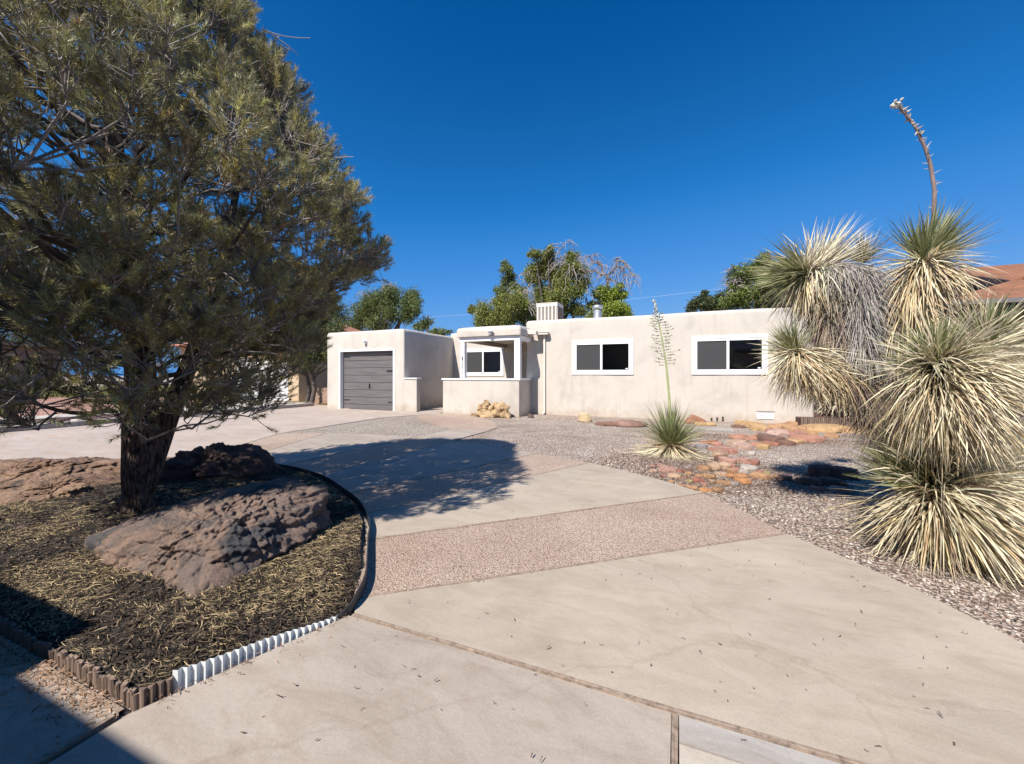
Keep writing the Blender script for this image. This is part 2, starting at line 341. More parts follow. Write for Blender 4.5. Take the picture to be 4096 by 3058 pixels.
# weathered boards laid between the slabs, each one a thing
BOARDS = [(L1, 'long weathered board between the two nearest concrete slabs'), (L3, 'weathered board between the large near slab and the pink aggregate'),
          (L4, 'weathered board on the far side of the nearest pink aggregate band'), (L5, 'shaded board on the near side of the second aggregate band'),
          (L6, 'shaded board on the far side of the second aggregate band'), (L7, 'shaded board between middle slab and third aggregate band'),
          (L8, 'board between third aggregate band and farthest slab'), (L9, 'board in front of the farthest aggregate band'), (L10, 'board between farthest aggregate band and driveway')]
def board(pts, wd, lab):
    P = []; n = 14 * (len(pts) - 1)
    for i in range(len(pts) - 1):
        a, b = Vector(pts[i]), Vector(pts[i + 1])
        for k in range(14): P.append(a.lerp(b, k / 14))
    P.append(Vector(pts[-1])); vs = []; fs = []
    for i, p in enumerate(P):
        t = (P[min(i + 1, len(P) - 1)] - P[max(i - 1, 0)]).normalized(); q = Vector((-t.y, t.x)); hw = wd / 2 * (1 + .25 * nz((p.x, p.y, 0), 3)); c = p + q * .006 * nz((p.x, p.y, 4), 2)
        h = .026 + .004 * nz((p.x, p.y, 9), 5)
        for s_, z in ((-1, -.03), (-1, h), (-.25, h - .003 * (i % 2)), (.3, h), (1, h), (1, -.03)): vs.append((c.x + q.x * hw * s_, c.y + q.y * hw * s_, z))
    for i in range(len(P) - 1):
        for j in range(5): fs.append((i * 6 + j, i * 6 + j + 1, (i + 1) * 6 + j + 1, (i + 1) * 6 + j))
    tag(MB().add(vs, fs).build('divider_board', M['strip']), lab, 'board', 'weathered divider boards between the slabs')
for i_, (l, lab) in enumerate(BOARDS): board([l[0], l[1]], .025, lab)
board([(-.008, -1.5), (-.008, 1.745)], .024, 'short board running towards the viewer beside the pale slab at the bottom')
board([(-8.8, .885), (-2.1, .892)], .02, 'thin dark board along the foot of the log edging')
board([(-2.1, -.3), (-2.1, .87)], .026, 'broken strip in the joint below the corner of the log edging')

# left: curb, planting strip, walk, red gravel, weeds
cb = MB().box(-15.12, -14.92, -14, 13.0, -.05, .15).build('curb', M['conc_g'], bevel=.02); struct(cb, 'concrete curb along the far side of the drive')
slab('planting_strip', [(-17.0, -8), (-15.12, -8), (-15.12, 7.0), (-17.0, 7.0)], M['red_mulch'], .11, 'dark red mulch strip behind the curb')
slab('sidewalk_far', [(-18.3, -8), (-17.0, -8), (-17.0, 7.4), (-15.12, 7.4), (-15.12, 13), (-18.3, 13)], M['conc_c'], .13)
slab('red_gravel_yard', [(-44, -12), (-18.3, -12), (-18.3, 13), (-44, 13)], M['red_gravel'], .12, 'red gravel yard across the drive')
hl = MB(); pts = [(-420 + 60 * i, -460, 0) for i in range(15)]
vs = [p for p in pts] + [(p[0], p[1] - 90, 58 + 26 * nz((p[0], 3, 1), .009)) for p in pts] + [(p[0], p[1] - 300, 0) for p in pts]
hl.add(vs, [(i, i + 1, 16 + i, 15 + i) for i in range(14)] + [(15 + i, 16 + i, 31 + i, 30 + i) for i in range(14)])
struct(hl.build('hills', plain('hill_blue', (.10, .12, .17), .95, sc=.02)))

# ================================================================== ADOBE HOUSE
def adobe(name, b, parent, cuts=(), rt=.13, rv=.045, cell=.42, amp=.014, m=None, topseg=5):
    x0, x1, y0, y1, z0, z1 = b; bm = bmesh.new(); bmesh.ops.create_cube(bm, size=1)
    for v in bm.verts: v.co = Vector(((x0 + x1) / 2 + v.co.x * (x1 - x0), (y0 + y1) / 2 + v.co.y * (y1 - y0), (z0 + z1) / 2 + v.co.z * (z1 - z0)))
    vert = [e for e in bm.edges if abs(e.verts[0].co.z - e.verts[1].co.z) > .01]
    if rv: bmesh.ops.bevel(bm, geom=vert, offset=rv, segments=3, affect='EDGES', profile=.5)
    top = [e for e in bm.edges if min(e.verts[0].co.z, e.verts[1].co.z) > z1 - 1e-4]
    if rt: bmesh.ops.bevel(bm, geom=top, offset=rt, segments=topseg, affect='EDGES', profile=.5)
    for ax, lo, hi in ((0, x0, x1), (1, y0, y1), (2, z0, z1)):
        k = max(1, int((hi - lo) / cell))
        for i in range(1, k):
            no = Vector((0, 0, 0)); no[ax] = 1; co = Vector((0, 0, 0)); co[ax] = lo + (hi - lo) * i / k + .003
            bmesh.ops.bisect_plane(bm, geom=bm.verts[:] + bm.edges[:] + bm.faces[:], plane_co=co, plane_no=no)
    bmesh.ops.recalc_face_normals(bm, faces=bm.faces); bm.normal_update()
    for v in bm.verts:
        d = noise.fractal(v.co * .9, 1, 2, 3) * amp; e = noise.fractal(v.co * .55 + Vector((9, 3, 1)), 1, 2, 2) * amp * 1.7
        n = v.normal.copy(); v.co += Vector((n.x * d, n.y * d, n.z * e if v.co.z > z0 + .3 else 0))
    me = bpy.data.meshes.new(name); bm.to_mesh(me); bm.free(); me.materials.append(m or M['stucco'])
    o = bpy.data.objects.new(name, me); COL.objects.link(o)
    if cuts:
        tmp = []
        for c in cuts:
            cm = MB().box(*c).build('cutter', m or M['stucco']); md = o.modifiers.new('b', 'BOOLEAN'); md.operation = 'DIFFERENCE'; md.object = cm; md.solver = 'EXACT'; tmp.append(cm)
        dg = bpy.context.evaluated_depsgraph_get(); dg.update()
        nm = bpy.data.meshes.new_from_object(o.evaluated_get(dg)); o.modifiers.clear(); o.data = nm
        for c in tmp: bpy.data.objects.remove(c, do_unlink=True)
        nm.name = name
    for p in o.data.polygons: p.use_smooth = True
    try: o.data.set_sharp_from_angle(angle=R(50))
    except Exception: pass
    o.parent = parent; o.matrix_parent_inverse = parent.matrix_basis.inverted(); return o

YG, YM, YP, YB = 12.4, 13.4, 12.25, 16.0
house = tag(empty('adobe_house', (-5, 13.4, 0)), 'single storey cream stucco adobe house with garage and small porch', 'house')
gm, n_, l_, b_ = mat('window_glass')
fr = n_.new('ShaderNodeFresnel'); fr.inputs[0].default_value = 1.5; gl = n_.new('ShaderNodeBsdfGlossy'); gl.inputs['Roughness'].default_value = .012
tr = n_.new('ShaderNodeBsdfTransparent'); tr.inputs[0].default_value = (.8, .81, .82, 1); mx = n_.new('ShaderNodeMixShader')
fm = n_.new('ShaderNodeMath'); fm.operation = 'MULTIPLY_ADD'; fm.inputs[1].default_value = 1.6; fm.inputs[2].default_value = .05; l_.new(fr.outputs[0], fm.inputs[0])
l_.new(fm.outputs[0], mx.inputs[0]); l_.new(tr.outputs[0], mx.inputs[1]); l_.new(gl.outputs[0], mx.inputs[2]); l_.new(mx.outputs[0], n_['Material Output'].inputs[0])
M['glass'] = gm
M['blind'] = plain('grey_blind', (.62, .60, .56), .6)
sm_, sn_, sl_, sb_ = mat('insect_screen'); sb_.inputs['Base Color'].default_value = (.10, .10, .098, 1); sb_.inputs['Roughness'].default_value = .7; st_ = sn_.new('ShaderNodeBsdfTransparent'); sx2 = sn_.new('ShaderNodeMixShader'); sx2.inputs[0].default_value = .5
sl_.new(st_.outputs[0], sx2.inputs[1]); sl_.new(sb_.outputs[0], sx2.inputs[2]); sl_.new(sx2.outputs[0], sn_['Material Output'].inputs[0]); M['screen'] = sm_
M['sticker'] = plain('sticker', (.8, .8, .8), .5)
def window(x0, x1, z0, z1, Y, left_blind=True, right_blind=False, label=None):
    t = .085; f = MB()
    for a in ((x0, x1, z0, z0 + t), (x0, x1, z1 - t, z1), (x0, x0 + t, z0 + t, z1 - t), (x1 - t, x1, z0 + t, z1 - t)): f.box(a[0], a[1], Y - .032, Y + .06, a[2], a[3])
    w_ = f.build('window', M['white'], house, bevel=.004)
    if label: w_['label'] = label
    i = MB(); s = .065; xa, xb, za, zb = x0 + t + .002, x1 - t - .002, z0 + t + .002, z1 - t - .002; xm = (xa + xb) / 2 - .02
    for a in ((xa, xb, za, za + s), (xa, xb, zb - s, zb), (xa, xa + s, za + s, zb - s), (xb - s, xb, za + s, zb - s)): i.box(a[0], a[1], Y - .02, Y + .05, a[2], a[3])
    i.build('sash', M['white'], w_, bevel=.004)
    MB().box(xm - .035, xm + .035, Y - .028, Y + .04, za + s + .001, zb - s - .001).build('mullion', M['white'], w_, bevel=.004)
    for k, (a, b) in enumerate(((xa + s, xm - .035), (xm + .035, xb - s))):
        q = MB().add([(a, Y + .012, za + s), (b, Y + .012, za + s), (b, Y + .012, zb - s), (a, Y + .012, zb - s)], [(0, 1, 2, 3)]).build('pane', M['glass'], w_, recalc=False)
    MB().add([(xa + s, Y + .004, za + s), (xm - .035, Y + .004, za + s), (xm - .035, Y + .004, zb - s), (xa + s, Y + .004, zb - s)], [(0, 1, 2, 3)]).build('insect_screen', M['screen'], w_, recalc=False)
    if left_blind:
        bl = MB(); z = za + s + .01; top = zb - s - .09
        while z < top: bl.add([(xa + s + .01, Y + .05, z), (xm - .04, Y + .05, z), (xm - .04, Y + .068, z + .017), (xa + s + .01, Y + .068, z + .017)], [(0, 1, 2, 3)]); z += .0245
        bl.build('blind', M['blind'], w_)
    st = MB().box(xb - s - .10, xb - s - .03, Y + .004, Y + .010, za + s + .025, za + s + .06); st.build('sticker', M['sticker'], w_)
    return (x0 + t * .6, x1 - t * .6, Y - .3, Y + .45, z0 + t * .6, z1 - t * .6)
def X(px, Y): return float(onY(px, 0, Y)[0])
def Z(px, py, Y): return float(onY(px, py, Y)[2])
w1 = window(X(2289, YM), X(2534, YM), 1.405, 2.565, YM, label='white framed sliding window nearer the porch')
w2 = window(X(2767, YM), X(3072, YM), 1.405, 2.57, YM, label='white framed sliding window behind the tall yucca')
w0 = window(-9.0, -7.02, 1.355, 2.575, YB, left_blind=False, label='white framed sliding window inside the porch')
adobe('main_wall', (-5.0, 3.52, YM, 20.5, -.05, 3.335), house, [w1, w2])
adobe('entry_wall', (-9.72, -5.05, YB, 20.4, -.05, 3.33), house, [w0])
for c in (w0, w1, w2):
    MB().box(c[0] + .003, c[1] - .003, c[3] - .02, c[3] - .003, c[4] + .003, c[5] - .003).build('painted_room_shade', M['dark'], house)  # dark board stands in for the unlit room behind the glass
GX0, GX1, GZ = -12.78, -10.05, 2.37
adobe('garage_wall', (-13.5, -9.57, YG, 18.2, -.05, 3.16), house, [(GX0, GX1, YG - .4, YG + .6, -.2, GZ)])
MB().box(GX0 + .003, GX1 - .003, YG + .45, YG + .47, 0, GZ - .01).build('garage_shade_board', M['dark'], house)  # dark board painted as the shade inside the garage
tr_ = MB().box(GX0 - .05, GX0 + .03, YG - .022, YG + .2, 0, GZ + .05).box(GX1 - .03, GX1 + .05, YG - .022, YG + .2, 0, GZ + .05).box(GX0 + .03, GX1 - .03, YG - .022, YG + .2, GZ - .035, GZ + .05)
tr_.build('door_trim', M['white'], house, bevel=.004)
m, n, l, b = mat('garage_door_wood'); v = coords(n, l, (1, 1, 34)); st = ntex(n, l, v, 1.3, 6, .65, .4)
l.new(ramp(n, l, st, [(.3, (.085, .074, .072)), (.5, (.135, .12, .117)), (.72, (.185, .165, .16))]), b.inputs['Base Color']); b.inputs['Roughness'].default_value = .55; bump(n, l, b, [(st, .3, .004)])
dm = m; d_ = MB(); zz = .01; k = 0
heights = [.20] + [.295] * 7
while zz < GZ - .06:
    h = heights[min(k, 7)]; h = min(h, GZ - .05 - zz); d_.box(GX0 + .03, GX1 - .03, YG + .15, YG + .19, zz, zz + h - .014); zz += h; k += 1
gd = d_.build('garage_door', dm, house, bevel=.005)
MB().box(GX0 + .03, GX1 - .03, YG + .17, YG + .2, 0, GZ - .035).build('door_seam_panel', M['black'], gd)
for (hx, hz) in ((0, 2.13), (1, 2.17), (1, 1.55), (0, .37), (1, .32)):
    L = .36; xa = GX0 + .04 if hx == 0 else GX1 - .04 - L
    if hz == 1.55: MB().box(GX1 - .46, GX1 - .05, YG + .136, YG + .149, hz - .035, hz + .035).build('vent_slot', M['black'], gd)
    else: MB().box(xa, xa + L, YG + .138, YG + .149, hz - .02, hz + .02).build('hinge', M['black'], gd, bevel=.005)
hx = X(1478, YG + .14)
MB().box(hx - .03, hx + .03, YG + .125, YG + .149, .86, 1.04).tube([(hx, YG + .13, .98), (hx + .01, YG + .10, .93), (hx, YG + .13, .88)], .014).box(hx - .008, hx + .008, YG + .14, YG + .149, 1.04, 1.1).build('handle', M['black'], gd, bevel=.003)
# wing wall + porch
def cap(b, name='wall_cap', par=house): return MB().box(*b).build(name, M['white'], par, bevel=.006)
adobe('wing_wall', (-9.60, -9.0, YG + .004, YG + .24, -.05, 1.235), house, rt=.0, rv=.02, amp=.005)
cap((-9.56, -8.97, YG - .03, YG + .27, 1.237, 1.285))
adobe('porch_half_wall', (-7.76, -4.82, YP, YP + .2, -.05, 1.215), house, rt=0, rv=.02, amp=.005)
adobe('porch_side_wall', (-5.02, -4.823, YP + .203, YM + .02, -.05, 1.213), house, rt=0, rv=.0, amp=.002)
cap((-7.80, -4.78, YP - .03, YP + .23, 1.217, 1.272)); cap((-5.06, -4.785, YP + .233, YM - .01, 1.217, 1.270))
p1 = MB().box(-7.06, -6.89, YP + .02, YP + .19, 1.273, 2.558).build('post', M['white'], house, bevel=.006)
MB().box(-5.0, -4.805, YP + .015, YP + .19, 1.273, 2.558).build('post', M['white'], house, bevel=.006)
MB().box(-7.08, -4.79, YP + .0, YP + .18, 2.56, 2.715).build('beam', M['white'], house, bevel=.006)
MB().box(-4.97, -4.795, YP + .182, YM - .01, 2.562, 2.713).build('beam', M['white'], house, bevel=.006)
MB().box(-7.05, -6.9, YP + .182, YB - .01, 2.565, 2.713).build('beam', M['stucco'], house)
adobe('porch_roof', (-7.16, -4.74, YP - .09, YB + .1, 2.718, 3.055), house, rt=.17, rv=.06, cell=.3)
MB().box(-7.7, -5.03, YP + .22, YB, -.02, .06).build('porch_floor', M['conc_a'], house)
# number marks on the left post: small dark iron characters, one below the other
GL = [(1.98, 'blk', 1.0), (1.87, 's', 1.0), (1.78, 'n', .9), (1.685, 'C', 1.0), (1.545, 's', .35), (1.44, 'l', .45), (1.35, 'o', .3)]
mk = {a: plain('iron_mark_%s' % n, c, .5) for a, n, c in ((1.0, 'dark', (.05, .045, .045)), (.9, 'mid', (.08, .075, .075)), (.45, 'pale', (.36, .36, .37)), (.35, 'paler', (.30, .30, .31)), (.3, 'faint', (.48, .48, .49)))}
for z, g_, a in GL:
    q = MB(); x = -6.975; y = YP + .012; s = .028
    if g_ == 'blk': q.box(x - .022, x + .022, y - .006, y + .004, z - .06, z + .06)
    elif g_ == 's': q.tube([(x + s, y, z + .04), (x, y, z + .05), (x - s * .7, y, z + .02), (x + s * .6, y, z - .01), (x, y, z - .045)], .007, 4)
    elif g_ == 'n': q.tube([(x - s * .6, y, z - .03), (x + s * .7, y, z - .02), (x + s * .5, y, z + .03), (x - s * .6, y, z + .045)], .007, 4)
    elif g_ == 'C': q.tube([(x + s, y, z + .055), (x + s * .2, y, z + .045), (x - s, y, z + .02), (x - s * 1.1, y, z - .03), (x - s * .4, y, z - .055), (x, y, z - .01)], .006, 4).tube([(x + s, y, z + .01), (x + s * 1.1, y, z - .04), (x + s * .4, y, z - .06)], .004, 4)
    elif g_ == 'l': q.box(x - .004, x + .016, y - .004, y + .004, z - .05, z + .05)
    else: q.tube([(x + .02 * math.cos(t * .7) - .01, y, z + .028 * math.sin(t * .7)) for t in range(10)], .005, 4)
    q.build('house_number', mk[a], p1)
# canale, gutter, downspout
cn = MB(); A = [(-4.76, 12.82, 2.80), (-4.76, 13.12, 2.80), (-4.76, 13.12, 2.97), (-4.76, 12.82, 2.97)]; Bq = [(-4.44, 12.86, 2.78), (-4.44, 13.10, 2.78), (-4.44, 13.10, 2.90), (-4.44, 12.86, 2.90)]
cn.add(A + Bq, [(0, 1, 5, 4), (1, 2, 6, 5), (2, 3, 7, 6), (3, 0, 4, 7), (0, 3, 2, 1), (4, 5, 6, 7)]); cn.build('canale', M['cream'], house, bevel=.004)
MB().box(-4.58, -4.13, 13.19, YM - .025, 2.80, 2.87).box(-4.6, -4.11, 13.17, YM - .027, 2.872, 2.892).build('gutter', M['cream'], house, bevel=.004)
sx_ = X(2178, 13.35)
MB().box(sx_ - .035, sx_ + .03, 13.325, 13.375, .10, 2.80).tube([(sx_, 13.35, .13), (sx_, 13.30, .06), (sx_ - .02, 13.2, .035)], .035, 8).build('downspout', M['cream'], house, bevel=.004)
# wall lights
def fixture(x, y, z, s=1.0):
    f = MB().lathe((0, 0, 0), [(.06, 0), (.075, .02), (.065, .035)], 12); f.v = [(x + a, y - c, z + b_) for a, b_, c in f.v]; r = f.build('wall_light', M['white'], house, True)
    MB().tube([(x, y - .03, z), (x - .02, y - .08, z + .02), (x - .05 * s, y - .13, z + .03)], [.062, .078, .062], 10).build('lamp_head', M['white'], r, True)
    MB().tube([(x, y - .02, z - .04), (x + .01, y - .06, z - .09), (x + .01, y - .10, z - .10)], [.03, .03, .018], 8).build('sensor', M['white'], r, True)
    return r
fx = X(1464, YG); fixture(fx, YG, 2.71); r = fixture(X(1962, YP - .1), YP - .1, 2.86)
MB().tube([(X(1962, YP - .1) + .03, YP - .13, 2.86), (X(1962, YP - .1) + .09, YP - .2, 2.88)], [.035, .045], 8).build('lamp_head', M['white'], r, True)
MB().box(-6.02, -5.86, YB - .12, YB, 2.30, 2.42).build('door_light', M['cream'], house, bevel=.01)
MB().box(-6.42, -6.32, YB - .05, YB, 1.95, 2.1).build('mailbox', M['strip'], house, bevel=.01)
# foundation vent (perforated plate) and three weep holes
vx0, vx1 = X(3028, YM), X(3096, YM); vt = MB().box(vx0, vx1, YM - .018, YM + .02, .125, .335).build('foundation_vent', M['white'], house, bevel=.003); hs = MB()
for r_ in range(6):
    for c_ in range(18):
        x = vx0 + .03 + (c_ + .5 * (r_ % 2)) * (vx1 - vx0 - .05) / 18.5; z = .15 + r_ * .031; hs.box(x, x + .013, YM - .0195, YM - .0185, z, z + .013)
hs.build('vent_holes', M['black'], vt)
MB().box(vx0 - .01, vx1 + .01, YM - .03, YM + .02, .337, .352).build('vent_lip', M['strip'], vt)
for px in (2846, 2868, 2891): MB().tube([(X(px, YM), YM - .02, .02), (X(px, YM), YM - .02, .10 + (px - 2846) * .0012)], .022, 8).build('weep_hole', M['black'], house)
# rooftop cooler and flue
cl = tag(empty('rooftop_cooler', (-4.9, 15.9, 3.3)), 'cream evaporative cooler with louvred panels on the flat roof', 'cooler')
x0, x1, y0, y1, z0, z1 = -5.30, -4.42, 15.4, 16.3, 3.34, 4.28
body = MB().box(x0, x1, y0 + .03, y1, z0, z1).build('cabinet', M['cream'], cl, bevel=.012)
MB().box(x0 - .015, x1 + .015, y0 - .01, y1 + .015, z1 + .001, z1 + .03).build('lid', M['cream'], cl, bevel=.006)
fr_ = MB().box(x0, x1, y0, y0 + .029, z0, z0 + .14).box(x0, x1, y0, y0 + .029, z1 - .12, z1)
np_ = 5; ww = (x1 - x0 - .12) / np_
for i in range(np_ + 1): xx = x0 + .03 + i * ww; fr_.box(xx, xx + .055, y0, y0 + .029, z0 + .14, z1 - .12)
fr_.build('panel_frame', M['cream'], cl); MB().box(x0 + .02, x1 - .02, y0 + .026, y0 + .0285, z0 + .1, z1 - .1).build('backing', M['timber'], cl)
for i in range(np_):
    lv = MB(); xx = x0 + .085 + i * ww; z = z0 + .145
    while z < z1 - .14: lv.add([(xx, y0 + .024, z), (xx + ww - .055, y0 + .024, z), (xx + ww - .055, y0 + .006, z + .028), (xx, y0 + .006, z + .028)], [(0, 1, 2, 3)]); z += .034
    lv.build('louvre', M['cream'], cl)
MB().box(x1 + .001, x1 + .012, y0 + .1, y1 - .1, z0 + .15, z1 - .12).build('side_panel', M['timber'], cl)
fl = tag(empty('flue_pipe', (-2.93, 16, 3.3)), 'galvanised flue pipe with dark cap on the flat roof', 'flue')
MB().lathe((-2.93, 16, 3.3), [(.17, 0), (.17, .25), (.178, .26), (.178, .28), (.165, .29), (.165, .72)], 24).build('pipe', M['metal'], fl, True)
MB().lathe((-2.93, 16, 4.02), [(.165, 0), (.21, .01), (.21, .12), (.15, .15)], 24).build('collar', M['metal'], fl, True)
MB().lathe((-2.93, 16, 4.17), [(.12, 0), (.12, .10), (.15, .11), (.15, .14), (.05, .16)], 20).build('rain_cap', M['black'], fl, True)

# ================================================================== ROCKS
def ico(sub):
    bm = bmesh.new(); bmesh.ops.create_icosphere(bm, subdivisions=sub, radius=1)
    V = np.array([v.co[:] for v in bm.verts]); Fc = np.array([[v.index for v in f.verts] for f in bm.faces]); bm.free(); return V, Fc
ICO = {k: ico(k) for k in (1, 2, 3, 4, 5, 6, 7)}
def hull_rock(pts, sub=4, amp=.03, sc=3, fine=.008, k=14, strat=0, off=0, pits=(), crack=0, csc=4):
    bm = bmesh.new()
    for p in pts: bm.verts.new(p)
    r = bmesh.ops.convex_hull(bm, input=bm.verts[:]); bmesh.ops.recalc_face_normals(bm, faces=bm.faces); bm.normal_update()
    c = np.mean(np.array(pts), 0); N = []; D = []
    for f in bm.faces:
        n = np.array(f.normal[:]); d = n @ (np.array(f.verts[0].co[:]) - c)
        if d < 0: n, d = -n, -d
        if np.linalg.norm(n) > .5: N.append(n); D.append(max(d, .01))
    bm.free(); N = np.array(N); D = np.array(D); U, Fc = ICO[sub]
    q = (U @ N.T) / D; q = np.maximum(q, 0); rr = 1 / (np.sum(q ** k, 1) ** (1 / k))
    P = c + U * rr[:, None]; size = rr.mean(); out = P.copy()
    for i in range(len(P)):
        p = Vector(P[i]); d = noise.fractal(p * sc + Vector((off, 0, 0)), 1, 2.1, 5) * amp
        if strat: d -= strat * abs(noise.noise(Vector((p.x * 1.5 + off, p.y * 1.5, p.z * 14)))) 
        if crack:
            q_ = noise.voronoi(p * csc + Vector((off, 2, noise.noise(p * 3) * .8)))[0]; d -= crack * max(0, 1 - (q_[1] - q_[0]) / .09) ; d += crack * .8 * (noise.cell(p * csc * .7) - .5) * 0
        if fine: d += fine * 1.1 * (.35 - abs(noise.noise(p * 6.5 + Vector((off, 1, 4))))) * 1.6; d += fine * (abs(noise.noise(p * 18)) - .25) + fine * .8 * noise.noise(p * 40)
        for (cx, cy, cz, pr, pd) in pits:
            t = ((P[i][0] - cx) ** 2 + (P[i][1] - cy) ** 2 + (P[i][2] - cz) ** 2) / pr ** 2
            if t < 4: d -= pd * math.exp(-t * 1.5)
        out[i] += U[i] * d
    return out, Fc
def rock(name, pts, m, label, cat='rock', group=None, smooth=True, **kw):
    parts = pts if isinstance(pts[0][0], (list, tuple)) else [pts]; V = []; Fa = []; o_ = 0
    for i, pp in enumerate(parts):
        v, f = hull_rock(pp, off=i * 3.1 + kw.get('off', 0), **{a: b for a, b in kw.items() if a != 'off'}); V.append(v); Fa.append(f + o_); o_ += len(v)
    o = np_mesh(name, np.concatenate(V), np.concatenate(Fa), m, smooth=smooth)
    return tag(o, label, cat, group)
rk_big = rock_mat('basalt_pink_grey', [(.3, (.10, .085, .08)), (.44, (.20, .15, .125)), (.56, (.31, .20, .145)), (.76, (.40, .28, .18))], 2.0, ((.085, .078, .08), 2.0, .51))
rk_tan = rock_mat('tan_outcrop', [(.3, (.17, .105, .075)), (.5, (.30, .19, .13)), (.75, (.42, .29, .205))], 2.6, ((.10, .075, .065), 3.1, .56), strata=4)
rk_dark = rock_mat('dark_rock', [(.3, (.075, .05, .045)), (.6, (.15, .10, .085)), (.8, (.22, .15, .12))], 2.5, strata=3)
rk_yel = rock_mat('yellow_rock', [(.3, (.22, .13, .07)), (.5, (.48, .33, .18)), (.75, (.62, .46, .28))], 2.4, ((.10, .06, .045), 4, .6), strata=3)
rk_blk = rock_mat('sandstone_block', [(.3, (.12, .06, .05)), (.7, (.26, .14, .11))], 3, strata=3)
Zb = .09
rock('boulder', [(-4.12, 1.58, -.05), (-4.06, 1.50, .20), (-4.1, 1.86, .26), (-3.9, 2.15, .33), (-3.42, 2.52, .44), (-2.86, 2.66, .42), (-2.80, 2.50, .40), (-2.58, 1.58, .14), (-2.45, 1.38, .02),
               (-2.9, 1.42, -.05), (-3.6, 1.42, -.05), (-2.72, 2.66, 0), (-3.9, 2.5, -.05), (-2.5, 1.6, -.1), (-3.15, 1.66, .40), (-2.86, 1.88, .45), (-3.0, 1.56, .33)], rk_big,
     'large pitted grey and pink boulder in front of the pine trunk', 'boulder', sub=7, amp=.08, sc=2.6, fine=.030, k=30, strat=.05, crack=.028, csc=3.4,
     pits=((-3.22, 1.62, .27, .055, .07), (-2.78, 1.85, .36, .06, .06), (-3.6, 1.55, .2, .035, .035), (-3.85, 1.75, .3, .10, -.03), (-3.1, 2.15, .42, .22, .05), (-3.3, 2.5, .5, .12, -.07), (-2.95, 2.6, .48, .10, -.05), (-2.7, 2.1, .25, .1, .06)))
rock('rock_outcrop', [[(-8.4, 1.0, 0), (-8.2, 2.4, .30), (-7.4, 3.2, .25), (-6.5, 2.9, .28), (-6.2, 1.5, .12), (-7.2, .95, .15), (-6.1, 2.3, .1), (-8.2, 3.2, 0), (-6.3, 3.2, 0), (-7.6, 2.0, .38)],
               [(-6.9, 1.3, 0), (-6.0, 1.5, 0), (-5.75, 2.3, 0), (-6.2, 2.9, .1), (-6.3, 2.2, .30), (-5.85, 2.1, .22), (-6.6, 1.7, .22), (-6.7, 2.7, .26)],
               [(-7.9, .9, 0), (-6.5, .98, 0), (-6.4, 1.35, .16), (-7.6, 1.5, .24), (-7.0, 1.1, .15), (-8.0, 1.4, .1), (-6.5, 1.6, 0)]], rk_tan,
     'low tan layered rock outcrop left of the pine trunk', 'rock', sub=7, amp=.17, sc=1.8, fine=.03, k=10, strat=.10, crack=.05, csc=2.2)
rock('boulder', [(-6.35, 2.75, -.1), (-6.15, 2.65, .22), (-5.9, 3.05, .40), (-5.62, 3.45, .56), (-5.42, 3.7, .52), (-5.0, 3.85, .12), (-5.05, 3.3, -.05), (-5.5, 2.75, -.05), (-6.2, 3.4, 0), (-5.6, 3.95, 0), (-5.3, 3.1, .26)], rk_dark,
     'dark reddish boulder behind the pine trunk', 'boulder', sub=6, amp=.11, sc=2.8, fine=.022, k=16, strat=.06, crack=.04, csc=2.8)
for i, (x, y, s) in enumerate([(-5.55, 1.45, .11), (-5.35, 1.3, .08), (-5.75, 1.28, .13), (-5.1, 1.52, .07)]):
    P = [tuple(np.array([x, y, Zb]) + s * np.array(a) * (.6 + .5 * random.random())) for a in [(1, .2, .1), (-1, .3, .1), (.2, 1, .2), (.1, -1, .1), (.3, .2, .9), (-.5, -.4, .7), (0, 0, -.6)]]
    rock('small_rock', P, rk_dark, ['blackish chunk of rock nearest the trunk among the lava chunks', 'small blackish lava chunk nearest the viewer', 'largest blackish lava chunk left of the trunk', 'tiny blackish lava chunk beside the trunk'][i], group='blackish rock chunks left of the trunk', sub=3, amp=.02, sc=6)
def chip(name, pts, m, label, group):
    bm = bmesh.new()
    for p in pts: bm.verts.new(p)
    r = bmesh.ops.convex_hull(bm, input=bm.verts[:]); bmesh.ops.delete(bm, geom=[v for v in bm.verts if not v.link_faces], context='VERTS')
    bmesh.ops.dissolve_limit(bm, angle_limit=R(9), verts=bm.verts[:], edges=bm.edges[:]); bmesh.ops.bevel(bm, geom=bm.edges[:], offset=.006, segments=1, affect='EDGES', profile=.6)
    bmesh.ops.triangulate(bm, faces=bm.faces[:]); bmesh.ops.subdivide_edges(bm, edges=[e for e in bm.edges if e.calc_length() > .06], cuts=2, use_grid_fill=True)
    for v in bm.verts: v.co += Vector((noise.noise(v.co * 13), noise.noise(v.co * 13 + Vector((5, 0, 0))), noise.noise(v.co * 15 + Vector((0, 7, 0))))) * .005
    me = bpy.data.meshes.new(name); bm.to_mesh(me); bm.free(); me.materials.append(m); me.shade_smooth()
    try: me.set_sharp_from_angle(angle=R(38))
    except Exception: pass
    o = bpy.data.objects.new(name, me); COL.objects.link(o); return tag(o, label, 'stone', group)
